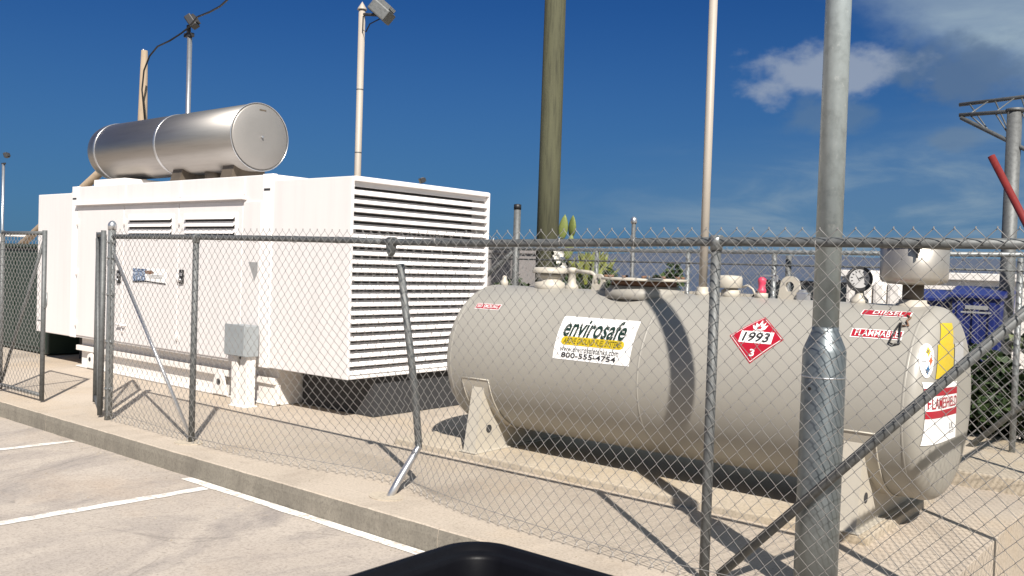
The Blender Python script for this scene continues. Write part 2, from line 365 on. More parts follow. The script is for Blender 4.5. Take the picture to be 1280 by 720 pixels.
# the pad inside the fence, cast in panels with saw-cut joints
pad = struct(MB().box(-30, -1.16, KY+.222, 10.4, LOW-.01, -.03).build('concrete_pad', M['slab']))
XE = -1.16
for (x0, x1, y0, y1) in ((-30, -13.0, KY+.222, 10.4), (-12.994, -6.2, KY+.222, 5.46), (-12.994, -6.2, 5.466, 10.4), (-6.194, XE, KY+.222, 5.452), (-6.194, XE, 5.458, 10.4)):
    MB().bbox(x0, x1, y0, y1, -.03, 0, .004).build('slab_panel', M['slab'], pad)
# low casting under the tank and the raised strip behind it
struct(MB().bbox(-5.75, -1.70, 5.462, 6.95, -.02, .055, .012).build('tank_plinth', M['plinth']))
struct(MB().bbox(-2.9, -.6, 7.62, 9.6, LOW, .12, .015).build('raised_strip', M['plinth']))
# painted lines
def stripe(pts, name='painted_line'):
    m = MB(); o = len(pts)//2
    m.add([(x, y, KZ+.004) for x, y in pts], [(i, i+1, o+i+1, o+i) for i in range(o-1)])
    struct(m.build(name, M['line']))
def vline(xa, ya, xb, yb, w, seed):
    A = []; B = []
    for i in range(41):
        t = i/40; x = xa+(xb-xa)*t; y = ya+(yb-ya)*t; j = .026*noise.noise(Vector((i*.45, seed, 0))); k = .014*noise.noise(Vector((i*.8, seed, 4)))
        if abs(xb-xa) < abs(yb-ya): A.append((x-w/2+j, y)); B.append((x+w/2+k, y))
        else: A.append((x, y-w/2+j*.5)); B.append((x, y+w/2+k*.5))
    stripe(A+B)
vline(-8.37, 3.88, -8.62, .4, .09, 1); vline(-6.04, 3.80, -6.24, .4, .10, 2); vline(-3.70, 3.80, -3.86, .4, .09, 3)
vline(-6.42, 3.86, -1.2, 3.86, .085, 4)

m = MB(); rg = random.Random(11)
for i in range(420):
    k = rg.random()
    if k < .55: x, y, z = rg.uniform(-12, -1), KY-.02-abs(rg.gauss(0, .10)), KZ
    elif k < .8: x, y, z = rg.uniform(-9.5, -2), rg.uniform(1.5, 3.8), KZ
    else: x, y, z = rg.uniform(-12, -1.3), rg.uniform(4.0, 5.4), 0
    r = rg.uniform(.003, .009); a = rg.uniform(0, 6); q = [(x+r*cos(a+j*2.1)*rg.uniform(.7, 1.5), y+r*sin(a+j*2.1), z+.001) for j in range(3)]
    m.add(q+[(x, y, z+r*rg.uniform(.5, 1.1))], [(0, 1, 3), (1, 2, 3), (2, 0, 3), (2, 1, 0)])
o = m.build('grit', M['earth']); o['kind'] = 'stuff'; o['label'] = 'scattered grit on the concrete along the kerb'; o['category'] = 'grit'
# ================================================================ CHAIN LINK FENCING
S_W, S_H = .0415, .0445
def chain_link(name, x0, x1, z0, z1, y, parent, r=.0022, warp=None, slope=None):
    m = MB(); nx = int((x1-x0)/S_W); nz = int(round((z1-z0)/S_H)); a = S_W/2
    for i in range(nx):
        xc = x0+(i+.5)*S_W; pts = []
        for k in range(nz+1):
            sg = 1 if (k+i) % 2 else -1
            x = xc+sg*(a+.0008); z = z0+k*S_H; p = Vector((x, y+.0022*sg, z))
            p.x += .0035*noise.noise(Vector((x*3, z*3, 2))); p.z += .004*noise.noise(Vector((x*2.2, z*2.2, 9)))
            if warp: p = warp(p)
            pts.append(p)
        t0 = pts[0]+Vector((.006*((i % 2)*2-1), -.006, -.018)); pts = [t0]+pts
        t1 = pts[-1]+Vector((0, 0, .007)); pts.append(t1)
        m.tube(pts, r, 4, caps=False)
        # twisted smooth look across the quads
    m.s = [True]*len(m.f)
    o = m.build(name, M['wire'], parent, fix=False); o['kind'] = 'stuff'; return o
FY = 4.22; FH = 1.75
def bulge(p):
    k = math.exp(-((p.x+4.75)/.75)**2)*max(0, 1-abs(p.z-.22)/1.0)
    p.y += .30*k; p.y += .02*noise.noise(Vector((p.x*1.1, p.z*1.4, 0)))
    s = .018*math.exp(-((p.x+4.2)/.9)**2); p.z -= s*p.z/1.75
    return p
P0, P1, P2, P3, P4 = -8.40, -6.945, -4.48, -2.12, -.42
fence = thing('chain_link_fence', 'grey chain link fence along the kerb, nearest the camera, with one post bent', 'fence', (-4.5, FY, 0))
chain_link('chain_link_mesh', P0+.05, P2, .035, 1.815, FY-.036, fence, warp=bulge)
chain_link('chain_link_mesh', P2, P4-.04, .035, 1.815, FY-.036, fence, warp=bulge)
def post(parent, x, y, z0, z1, r, mat, cap=.0, name='post', lab=None):
    o = MB().tube([(x, y, z0), (x, y, z0+.5*(z1-z0)), (x, y, z1)], r, 14).build(name, mat, parent)
    if cap: MB().lathe([(r*1.12, -.045), (r*1.14, 0), (r*.95, .02), (r*.5, .038), (0, .044)], (x, y, z1), n=14).build('post_cap', M['galv_b'], o)
    if lab: o['label'] = lab
    return o
post(fence, P0, FY, -.1, 1.86, .036, M['galv'], .02)
post(fence, P1, FY, -.05, 1.735, .026, M['galv_d'])
post(fence, P3, FY, -.1, 1.735, .026, M['galv_d'])
post(fence, P4, FY, LOW, 1.86, .036, M['galv'], .02)
bent = MB().tube([(-4.474, 4.197, -.03), (-4.49, 4.33, .11), (-4.508, 4.475, .245), (-4.516, 4.523, .29), (-4.5155, 4.515, .36), (-4.519, 4.47, .7), (-4.533, 4.31, 1.58)], .026, 14)
bent.m = [1 if max(bent.v[i][2] for i in f) < .30 else 0 for f in bent.f]
tag(bent.build('post', [M['galv_d'], M['galv_b']], fence), 'post bent at a sharp elbow near its foot')
rail = [(P0, FY, 1.75), (-7.6, FY, 1.752), (P1, FY, 1.752), (-5.7, FY, 1.745), (-4.9, FY, 1.738), (-4.55, FY, 1.73), (-3.7, FY, 1.728), (-2.9, FY, 1.738), (P3, FY, 1.75), (-1.3, FY, 1.752), (P4, FY, 1.75)]
MB().tube(rail[:6], .0225, 12).build('top_rail', M['galv_d'], fence); MB().tube([(-4.62, FY, 1.731)]+rail[5:], .0235, 12).build('top_rail', M['galv_d'], fence)
for x in (P1, P3):   # loop caps that carry the rail over a line post
    MB().lathe([(.031, -.04), (.031, .0), (.029, .02), (.012, .03), (0, .032)], (x, FY, 1.745), n=14).lathe([(.033, -.028), (.033, .028)], (x, FY, 1.752), 'x', n=14).build('loop_cap', M['galv'], fence)
MB().lathe([(.033, -.028), (.033, .028)], (-4.53, FY, 1.731), 'x', n=14).prism([(-4.56, 1.715), (-4.50, 1.715), (-4.515, 1.655), (-4.53, 1.63), (-4.55, 1.66)], 'y', FY-.026, FY+.02).build('loop_cap', M['galv_d'], fence)
br = MB().tube([(P0+.04, FY+.005, 1.58), (P1-.03, FY+.005, .05)], .017, 10); br.build('brace', M['galv_b'], fence)
MB().tube([(P3+.07, FY+.03, .045), (P4-.02, FY+.03, 1.775)], .0235, 12).build('brace', M['galv_d'], fence)
MB().tube([(x, FY-.045+(.28*math.exp(-((x+4.75)/.75)**2)), .075+.012*sin(x*3)) for x in [P0+i*.16 for i in range(50)]], .0022, 5).build('tension_wire', M['wire'], fence)
for z in (.3, .75, 1.2, 1.55, 1.70):
    MB().lathe([(.041, -.012), (.041, .012)], (P0, FY, z), n=14).box(P0+.035, P0+.06, FY-.008, FY+.008, z-.014, z+.014).build('tension_band', M['galv'], fence)
MB().box(P0+.048, P0+.052, FY-.045, FY-.028, .05, 1.72).build('tension_bar', M['galv'], fence)
for x in (P1, P2, P3):
    m = MB(); pts = []
    for i in range(18):
        a = 2*pi*i/18; r = .13*(1+.18*noise.noise(Vector((cos(a)+x, sin(a), 0)))); pts.append((x+r*cos(a), FY-.03+r*.8*sin(a)))
    m.prism(pts, 'z', -.03, .007); m.build('footing', M['plinth'], fence)
# the fence turns the corner and runs back past the end of the tank
def side(p): return Vector((P4+.036-(p.y), p.x, p.z))
chain_link('chain_link_mesh', FY+.05, 8.8, LOW+.03, 1.832, 0, fence, warp=side)
MB().tube([(P4, FY, 1.75), (P4, 8.8, 1.79)], .0225, 10).build('top_rail', M['galv_d'], fence)
for y in (5.60, 7.2): post(fence, P4, y, LOW, 1.74, .026, M['galv_d'])
# tie wires on the rail
for i in range(14):
    x = P0+.3+i*.5
    if x < P4-.1: MB().tube([(x, FY+.026*cos(a), 1.742+.027*sin(a)) for a in [k*pi/5 for k in range(10)]], .0022, 4, closed=True).build('tie_wire', M['wire'], fence)

# the two gate leaves
def leaf(label, A, B, mat):
    A, B = Vector((*A, 0)), Vector((*B, 0)); d = (B-A); w = d.length; d.normalize(); nrm = Vector((-d.y, d.x, 0))
    g = thing('gate_leaf', label, 'gate', (A+B)/2, 'chain link gate leaves')
    def Q(s, z, off=0): return A+d*s+nrm*off+Vector((0, 0, z))
    z0, z1 = .075, 1.79
    for s in (.02, w-.02): MB().tube([Q(s, .02), Q(s, z1+.02)], .024, 12).build('stile', mat, g)
    for z in (z0, z1-.01): MB().tube([Q(.02, z), Q(w-.02, z)], .021, 12).build('gate_rail', mat, g)
    MB().tube([Q(.03, z0+.03, .012), Q(w-.04, z1-.05, .012)], .017, 10).build('brace', mat, g)
    m = chain_link('chain_link_mesh', .03, w-.03, z0, z1-.02, 0, g, warp=lambda p: Q(p.x, p.z, p.y-.03))
    return g, Q, w
gl, Q, w = leaf('chain link gate leaf at far left, closed, with the dark green box behind it', (-10.88, 4.2), (-9.775, 4.2), M['galv_d'])
MB().tube([Q(w-.02, 1.0), Q(w+.03, 1.0), Q(w+.05, 1.03), Q(w+.05, 1.16)], .008, 8).build('latch', M['galv'], gl)
MB().tube([Q(w-.12, .86, -.01), Q(w-.02, .86, -.01)], .008, 8).build('latch', M['galv'], gl)
gl, Q, w = leaf('chain link gate leaf seen almost edge on beside the tall capped post', (-8.555, 4.215), (-9.40, 4.575), M['galv_d'])
for z in (.35, 1.5): MB().lathe([(.03, -.03), (.03, .03)], (-8.44, 4.23, z), n=12).build('hinge', M['galv'], gl)

# rear fence
RY, RH = 8.8, 1.815
rear = thing('chain_link_fence', 'farther chain link fence running behind the tank and the generator', 'fence', (-5, RY, 0))
chain_link('chain_link_mesh', -8.6, -2.2, .08, RH+.04, RY-.03, rear, r=.0024); chain_link('chain_link_mesh', -2.2, 1.2, -.02, RH+.04, RY-.03, rear, r=.0024)
MB().tube([(-13.5, RY, RH-.005), (-5, RY, RH), (1.3, RY, RH+.03)], .022, 10).build('top_rail', M['galv'], rear)
MB().tube([(-8.6, RY-.02, 1.68), (1.3, RY-.02, 1.70)], .009, 6).build('tension_rail', M['galv_d'], rear)
for x in (-5.945, -4.75, -3.77, -1.55, .9): post(rear, x, RY, -.3, RH-.01, .026, M['galv'], 0)
post(rear, -3.66, RY+.1, -.05, RH-.02, .03, M['galv_d'], 0)
pt = ony(647, 257, RY)
post(rear, pt.x, RY, -.05, pt.z, .045, M['galv_d'], .0, lab='tall dark corner post with a black top')
MB().lathe([(.048, -.05), (.048, .012), (.02, .02)], (pt.x, RY, pt.z), n=14).build('post_cap', M['black'], rear)
a, b = ony(649, 308, RY), ony(603, 349, RY); MB().tube([a, b, b+(b-a)*1.2], .028, 10).build('brace', M['galv_d'], rear)
a, b = ony(1280, 505, RY), ony(1225, 548, RY); MB().tube([b-(a-b)*.3, a+(a-b)*2.2], .026, 10).build('brace', M['galv'], rear)

# ================================================================ GENERATOR
GY0, GY1 = 5.80, 7.855
gen = thing('generator', 'large white containerised diesel generator with louvred end, behind the fence', 'generator', (-10.2, 6.8, 0))
ZB, ZT, ZP = .423, 2.4896, 2.422
XA, XB, XL, XP = -12.66, -8.087, -13.765, -6.805
MB().bbox(XA, XB, GY0, GY1, ZB, ZT, .012).build('enclosure_body', M['door'], gen)
MB().bbox(XL, XA-.002, GY0+.004, GY1-.01, ZB-.005, ZP-.01, .012).build('control_end', M['door'], gen)
# corner posts with lifting slots
for x0, x1 in ((XB-.17, XB+.010), (XA-.012, XA+.15)):
    cp = MB().bbox(x0, x1, GY0-.012, GY0+.05, ZB-.006, ZT+.006, .008).build('corner_post', M['white'], gen)
    xm = (x0+x1)/2; MB().box(xm-.06, xm+.05, GY0-.0135, GY0-.008, ZT-.175, ZT-.15).build('lifting_slot_shade', M['dark'], cp)  # thin dark box painted as the shade of a slot
# doors
dx = [-12.50, -11.215, -9.905, -8.60, XB-.175]
for i in range(4):
    x0, x1 = dx[i]+.006, dx[i+1]-.006
    d = MB().bbox(x0, x1, GY0-.014, GY0+.01, ZB+.03, 2.205, .006).build('door', M['door'], gen)
    if i < 3:
        for z in (.62, 1.32, 2.0): MB().tube([(dx[i]+.02, GY0-.024, z-.05), (dx[i]+.02, GY0-.024, z+.05)], .011, 8).build('hinge', M['white'], d)
    if i in (1, 2):
        vx0, vx1 = x0+.155, x0+.155+1.0
        vf = MB()
        vf.box(vx0-.05, vx1+.05, GY0-.020, GY0-.012, 1.80, 2.09); vf.build('vent_frame', M['white'], d)
        for k in range(3):
            z = 2.055-.082*k
            MB().box(vx0, vx1, GY0-.0225, GY0-.018, z-.064, z-.022).build('vent_shade_strip', M['dark'], d)  # dark strip deepening the shade under each hood
            MB().prism([(GY0-.018, z), (GY0-.052, z-.036), (GY0-.050, z-.040), (GY0-.018, z-.006)], 'x', vx0-.008, vx1+.008).build('vent_louver', M['white'], d)
# latches on the doors
for px in (150.5, 229):
    p = ony(px, 346, GY0)
    lt = MB().bbox(p.x-.045, p.x+.045, GY0-.034, GY0-.013, p.z-.085, p.z+.085, .012).build('door_latch', M['black'], gen)
    MB().lathe([(.022, 0), (.022, -.018), (.012, -.022)], (p.x, GY0-.034, p.z-.04), 'y', 12).box(p.x-.03, p.x+.03, GY0-.045, GY0-.0345, p.z+.01, p.z+.045).build('lock', M['galv_b'], lt)
p = ony(154, 406, GY0); MB().tube([(p.x-.09, GY0-.014, p.z), (p.x-.09, GY0-.05, p.z), (p.x+.09, GY0-.05, p.z), (p.x+.09, GY0-.014, p.z)], .012, 8).build('door_handle', M['white'], gen)
# gutter
MB().prism([(GY0-.010, 2.268), (GY0-.062, 2.248), (GY0-.062, 2.232), (GY0-.010, 2.228)], 'x', -12.52, -8.55).build('rain_gutter', M['white'], gen)
for x in (-11.215, -9.905, -8.60):
    MB().bbox(x-.012, x+.012, GY0-.006, GY0+.004, 2.285, 2.475, .002).build('panel_seam', M['white'], gen)
# control panel plate
a, b = ony(168, 335, GY0), ony(209, 355.5, GY0); X0, X1, Z1, Z0 = a.x, b.x, a.z, b.z
pl = MB().box(X0, X1, GY0-.019, GY0-.0145, Z0, Z1).build('nameplate', M['s_white'], gen)
fp = lambda u, v, o: (X0+(X1-X0)*u, GY0-.019-o, Z0+(Z1-Z0)*v)
m = MB(); put_poly(m, [(0, .04), (.34, .08), (.40, .3), (.38, .6), (.44, .98), (0, 1)], fp, .0015, 0); m.build('picture', M['tech'], pl)
m = MB(); put_poly(m, [(0, .0), (.45, .06), (1, -.02), (1, .07), (.75, .10), (.42, .17), (0, .09)], fp, .0025, 0)
put_poly(m, [(.38, .85), (.58, .90), (.66, .72), (.52, .62), (.40, .66)], fp, .0025, 1)
for v in (.55, .46, .37): put_poly(m, [(.5, v), (.9, v), (.9, v+.03), (.5, v+.03)], fp, .0025, 2)
m.build('print', [M['s_blk'], M['brown'], M['s_grey']], pl)
# small warning triangle, point down, on the last door
p = ony(317.5, 338, GY0); m = MB()
m.prism([(p.x-.085, p.z+.09), (p.x+.085, p.z+.09), (p.x+.085, p.z-.02), (p.x+.03, p.z-.12), (p.x, p.z-.05)], 'y', GY0-.0165, GY0-.0142); m.build('warning_sign', M['s_grey'], gen)
# radiator section: a hood open towards the louvred end
m = MB(); t = .032
m.bbox(XB+.012, XP, GY0, GY0+t, ZB, ZP, .008); m.build('radiator_panel', M['door'], gen)
MB().bbox(XB+.012, XP, GY1-t, GY1, ZB, ZP, .008).build('radiator_panel', M['white'], gen)
MB().bbox(XB+.012, XP+.012, GY0+t, GY1-t, ZP-.045, ZP+.004, .006).build('radiator_roof', M['white'], gen)
MB().bbox(XB+.012, XP-.002, GY0+t, GY1-t, ZB+.002, ZB+.034, .006).build('radiator_floor', M['white'], gen)
MB().box(XP-.27, XP-.25, GY0+t, GY1-t, ZB+.05, ZP-.045).build('dark_backing', M['dark'], gen)  # dark panel added behind the slats so the gaps go black
zs0, n_l = ZB+.036, 22; pitch = (ZP-.045-.055-zs0)/n_l
sl = MB().prism([(0, 0), (-.006, -.008), (-.058, pitch*.60), (-.064, pitch*.60), (-.064, pitch*.60+.004), (-.003, .003)], 'y', GY0+t, GY1-t)
# prism axis order for 'y' is (x, z)
me = sl.mesh('louver_slat', M['white'])
bm = bmesh.new(); bm.from_mesh(me); bmesh.ops.recalc_face_normals(bm, faces=bm.faces[:]); bm.to_mesh(me); bm.free()
for k in range(n_l):
    o = link(bpy.data.objects.new('louver_slat', me), gen); o.location = (XP-.004, 0, zs0+.012+k*pitch)
MB().box(XP-.06, XP-.035, GY0+t, GY1-t, ZP-.045-.05, ZP-.045).build('louver_header', M['white'], gen)
# skid
sk = MB(); y = GY0+.065
sk.box(XA+.05, XB, y+.075, GY1-.15, 0.006, ZB-.002)
sk.build('skid_frame', M['white2'], gen)
for (z0, z1, yy) in ((.235, .305, y), (.006, .022, y)):
    MB().bbox(XA+.03, XB+.02, yy, yy+.074, z0, z1, .004).build('skid_flange', M['white2'], gen)
MB().bbox(XB-.30, XB+.04, y+.03, y+.073, .024, .232, .004).build('skid_plate', M['white2'], gen)
for (px, py, w) in ((113, 449, .16), (274, 477, .20)):
    p = ony(px, py, y-.01); m = MB(); ring = []; w *= .5
    poly = [(p.x-w*1.1, .024), (p.x+w*1.5, .024)]+[(p.x+w*cos(a), p.z+w*sin(a)) for a in [pi*i/8 for i in range(9)]]
    m.prism(poly, 'y', y-.02, y+.01); lg = m.build('lifting_lug', M['white2'], gen)
    MB().lathe([(w*.38, 0), (w*.38, -.003)], (p.x, y-.02, p.z), 'y', 14).build('lug_hole_shade', M['dark'], lg)  # flat dark disc for the shade of the hole
MB().box(XB+.05, XP-.07, GY0+.42, GY1-.12, .006, ZB-.004).build('shade_block', M['dark'], gen)  # dark block added to deepen the shade under the radiator end
MB().box(XL+.3, XA-.1, GY0+.5, GY1-.3, .006, ZB-.03).build('gap_shade_block', M['dark'], gen)  # dark block standing in for the shaded gap under the overhang

# exhaust silencer on its roof
SY, SZ, SR = 6.79, 3.12, .425
sil = thing('exhaust_silencer', 'long stainless steel exhaust silencer lying on the white generator roof', 'exhaust silencer', (-11.5, SY, ZT))
sx0, sx1 = -13.42, -9.765
MB().lathe([(.155, sx0-.36), (SR*.66, sx0-.28), (SR*.86, sx0-.17), (SR*.96, sx0-.09), (SR, sx0), (SR, sx1)], (0, SY, SZ), 'x', 48).build('silencer_shell', M['steel'], sil)
MB().lathe([(0, .035), (SR*.5, .033), (SR-.03, .012), (SR-.006, .0)], (sx1, SY, SZ), 'x', 48).build('end_cap', M['steel_e'], sil)
MB().tube([(sx1+.004, SY+(SR+.002)*cos(a), SZ+(SR+.002)*sin(a)) for a in [2*pi*i/48 for i in range(48)]], .007, 6, closed=True).build('rim', M['galv_b'], sil)
MB().lathe([(.013, 0), (.013, .03)], (sx1+.033, SY, SZ), 'x', 10).build('drain_boss', M['galv_b'], sil)
MB().bbox(sx1+.012, sx1+.022, SY-.03, SY+.07, SZ+.33, SZ+.35, .003).build('maker_tag', M['soot'], sil)
for x in (-13.28, ony(207, 170, SY-SR*.6).x):
    m = MB(); m.lathe([(SR+.003, -.025), (SR+.007, -.02), (SR+.007, .02), (SR+.003, .025)], (x, SY, SZ), 'x', 48); m.build('strap', M['galv_b'], sil)
MB().tube([(sx0-.3, SY, SZ+.02), (sx0-.58, SY, SZ+.03)], .15, 20).build('tail_pipe', M['steel'], sil)
MB().bbox(-13.2, -12.3, SY-.45, SY+.3, ZT+.003, ZT+.17, .01).build('support', M['white2'], sil)
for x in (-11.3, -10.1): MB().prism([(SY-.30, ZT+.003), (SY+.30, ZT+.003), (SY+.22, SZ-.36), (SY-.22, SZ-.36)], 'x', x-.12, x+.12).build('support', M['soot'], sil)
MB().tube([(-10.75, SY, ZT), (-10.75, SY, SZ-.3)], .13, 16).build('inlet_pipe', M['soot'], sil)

# isolator box on its stand in front of the generator
ebx = thing('electrical_box', 'grey electrical box on a white stand in front of the white generator', 'electrical box', (-8.30, 5.63, 0))
EY = 5.55
a, b, c_ = ony(283.5, 405, EY), ony(306, 447, EY), 0
X0, X1, Z1, Z0 = a.x, b.x, a.z, b.z
bx = MB().bbox(X0, X1, EY, EY+.17, Z0, Z1, .008).build('enclosure', M['ebox'], ebx)
MB().bbox(X0-.006, X1+.006, EY-.022, EY-.002, Z0+.01, Z1+.008, .005).build('cover', M['ebox'], ebx)
for i, x in enumerate((X0+.05, X0+.12, X0+.19, X0+.26)):
    g = MB().lathe([(.026, 0), (.026, -.03), (.018, -.032), (.016, -.07)], (x, EY+.07+.03*(i % 2), Z0), n=10).build('cable_gland', M['black'], ebx)
    MB().tube([(x, EY+.07+.03*(i % 2), Z0-.06), (x+.01, EY+.09, Z0-.2), (x, EY+.12, .02)], .010, 6).build('cable', M['leaf2'] if i == 3 else M['black'], ebx)
MB().bbox(X0+.06, X0+.16, EY+.03, EY+.15, .002, Z0+.02, .004).build('stand', M['white2'], ebx)
MB().bbox(X0+.19, X0+.31, EY+.05, EY+.16, .002, Z0+.02, .004).build('stand', M['white2'], ebx)
MB().bbox(X0+.04, X1-.01, EY+.01, EY+.18, .001, .010, .002).build('foot_plate', M['white2'], ebx)

# ================================================================ FUEL TANK
TY, TZ, TR = 6.15, .808, .615; TX0, TX1 = -5.26, -1.48; HX, HD = -1.41, .135
tank = thing('fuel_tank', 'beige horizontal cylindrical fuel tank with warning labels on two saddles', 'fuel tank', (-3.4, TY, .055))
def head(x, sgn, k=.13, n=9, ax=.10):
    pts = []
    for i in range(n+1):
        a = pi/2*i/n; pts.append((TR-k+k*cos(a), x-sgn*ax+sgn*ax*sin(a)))
    return pts
prof = [(0, TX0-.012), (TR*.5, TX0-.007)]+list(reversed(head(TX0, -1, .07, 7, .06)))
for i in range(1, 8): prof.append((TR, TX0+.06+(HX-HD-TX0-.06)*i/7))
def head_x(r): return HX-HD+HD*sqrt(max(0, 1-(min(r, TR)/TR)**6))
prof += [(TR*sin(pi/2*(1-i/22))**.75, head_x(TR*sin(pi/2*(1-i/22))**.75)) for i in range(1, 23)]
MB().lathe(prof, (0, TY, TZ), 'x', 96).build('tank_shell', M['beige'], tank)
for x in (TX0+.075, -3.36, HX-HD-.01):
    MB().lathe([(TR-.002, -.012), (TR+.002, -.004), (TR+.002, .004), (TR-.002, .012)], (x, TY, TZ), 'x', 96).build('weld_seam', M['beige'], tank)
# saddles
for x0 in (-4.955, -1.895):
    zc = lambda y: TZ-sqrt(max(0, (TR+.004)**2-(y-TY)**2))
    top = [(-.57, zc(TY-.57))]+[(TY*0-.57+1.14*i/16, zc(TY-.57+1.14*i/16)) for i in range(1, 16)]+[(.57, zc(TY+.57))]
    poly = [(TY+.66, .057), (TY-.66, .057)]+[(TY+a, z) for a, z in top]
    s = MB().prism(poly, 'x', x0+.012, x0+.115).build('saddle', M['beige2'], tank)
    MB().prism([(TY-.672, .057), (TY-.66, .057), (TY-.566, zc(TY-.57)+.03), (TY-.580, zc(TY-.57)+.03)], 'x', x0, x0+.122).build('saddle_flange', M['beige2'], s)
    MB().lathe([(.034, 0), (.034, .0025)], (x0+.1155, TY-.49, .24), 'x', 16).build('saddle_hole_shade', M['dark'], s)  # dark disc on the web, painted as a shaded hole
    MB().bbox(x0-.03, x0+.15, TY-.69, TY+.69, .0555, .066, .003).build('base_plate', M['beige2'], s)
    # wrapper plate welded on the shell
    m = MB(); g = []
    for i in range(13):
        th = radians(-14-i*6)
        for x in (x0-.10, x0+.19): g.append((x, TY-(TR+.007)*cos(th), TZ+(TR+.007)*sin(th)))
    m.add(g, [(2*i, 2*i+1, 2*i+3, 2*i+2) for i in range(12)], 0, True)
    m.tube([g[24], g[0], g[1], g[25]] if False else [g[2*i] for i in range(12, -1, -1)]+[g[2*i+1] for i in range(13)], .006, 5)
    m.build('wrapper_plate', M['beige2'], tank)
TT = TZ+TR
def fit(n, m, mat, par=None): return m.build(n, mat, par or tank)
# fittings along the crown, left to right
fit('plug', MB().lathe([(.035, -.02), (.035, .03), (.02, .05), (.02, .075), (.008, .085)], (-5.13, TY, TT), n=14), M['beige2'])
vx = -4.66
f = fit('emergency_vent', MB().lathe([(.135, -.03), (.135, .04), (.105, .05), (.105, .085), (.125, .09), (.125, .11), (.1, .115)], (vx+.04, TY, TT), n=28), M['beige2'])
MB().lathe([(.155, .118), (.158, .128), (.155, .158), (.13, .168), (0, .172)], (vx+.04, TY, TT), n=28).build('lid', M['beige2'], f)
fit('nozzle', MB().lathe([(.06, -.02), (.055, .02), (.035, .045), (.03, .13), (.042, .135), (.042, .165), (.02, .175)], (-4.395, TY, TT), n=16), M['beige2'])
fit('pipe', MB().tube([(-4.395, TY, TT+.15), (-4.2, TY, TT+.135), (-4.17, TY, TT+.12), (-4.155, TY, TT+.05)], .017, 10), M['beige2'])
def lug(x, w, h):
    pts = [(x-w*.62, TT-.02)]+[(x+w*.5*cos(a), TT+h*.62+w*.5*sin(a)) for a in [pi-pi*i/8 for i in range(9)]]+[(x+w*.62, TT-.02)]
    inn = [(x+w*.22*cos(a), TT+h*.56+w*.26*sin(a)) for a in [2*pi*i/11 for i in range(11)]]
    # ring plate with a real hole: bridge outer and inner loops
    m = MB(); k = 11; vs = []
    outl = [pts[(i) % len(pts)] for i in range(11)]
    cx, cz = x, TT+h*.56
    outl.sort(key=lambda p: atan2(p[1]-cz, p[0]-cx)); inn2 = [(cx+w*.24*cos(atan2(p[1]-cz, p[0]-cx)), cz+w*.28*sin(atan2(p[1]-cz, p[0]-cx))) for p in outl]
    for yy in (TY-.014, TY+.014): vs += [(p[0], yy, p[1]) for p in outl]+[(p[0], yy, p[1]) for p in inn2]
    fs = []
    for i in range(k):
        j = (i+1) % k
        fs += [(i, j, k+j, k+i), (2*k+i, 3*k+i, 3*k+j, 2*k+j), (i, 2*k+i, 2*k+j, j), (k+i, k+j, 3*k+j, 3*k+i)]
    m.add(vs, fs); return fit('lifting_lug', m, M['beige2'])
lug(-4.125, .11, .12); lug(-2.51, .14, .15)
mw = fit('manway', MB().lathe([(.31, -.05), (.30, .02), (.275, .032), (.27, .05)], (-3.70, TY, TT-.005), n=36), M['beige'])
MB().lathe([(.255, .046), (.255, .085)], (-3.70, TY, TT), n=36).build('gasket', M['brown'], mw)  # brown ring beneath the cover
MB().lathe([(.335, .087), (.338, .09), (.338, .104), (.33, .107), (0, .112)], (-3.70, TY, TT), n=36).build('cover', M['beige2'], mw)
for i in range(12):
    a = 2*pi*i/12; MB().lathe([(.017, 0), (.017, .02)], (-3.70+.30*cos(a), TY+.30*sin(a), TT+.106), n=6).build('bolt', M['brown'], mw)
a = ony(878, 372, TY); b = ony(892, 0, TY)
vp = fit('vent_pipe', MB().tube([(a.x, TY, TT-.02), (a.x, TY, 2.4), (a.x, TY, 4.2)], .031, 18), M['pipe'])
MB().lathe([(.055, -.02), (.055, .02), (.042, .03), (.042, .06)], (a.x, TY, TT), n=18).build('coupling', M['beige2'], vp)
b_ = fit('fill_cap', MB().lathe([(.07, -.02), (.07, .045), (.05, .05), (.05, .06)], (-2.96, TY, TT), n=18), M['beige2'])
MB().lathe([(.095, .06), (.10, .065), (.10, .135), (.09, .15), (0, .155)], (-2.98, TY, TT), n=20).build('cap', M['beige2'], b_)
fit('hose_loop', MB().tube([(-2.86, TY-.02, TT+.07), (-2.82, TY-.02, TT+.085), (-2.78, TY-.02, TT+.06), (-2.75, TY-.02, TT+.0)], .008, 8), M['beige2'])
v = fit('valve', MB().lathe([(.045, -.01), (.045, .03), (.035, .035)], (-2.72, TY, TT), n=14), M['beige2'])
MB().lathe([(.028, .03), (.032, .045), (.03, .06), (.024, .065), (.026, .10), (.030, .115), (.03, .135), (.012, .15)], (-2.72, TY, TT), n=14).build('valve_body', M['valve'], v)
MB().bbox(-2.71, -2.61, TY-.012, TY+.012, TT+.155, TT+.168, .003).box(-2.625, -2.605, TY-.012, TY+.012, TT+.12, TT+.165).build('valve_handle', M['galv_b'], v)
fit('junction_block', MB().bbox(-2.45, -2.375, TY-.04, TY+.04, TT-.01, TT+.05, .008).bbox(-2.44, -2.40, TY-.03, TY+.03, TT+.04, TT+.07, .006), M['galv_b'])
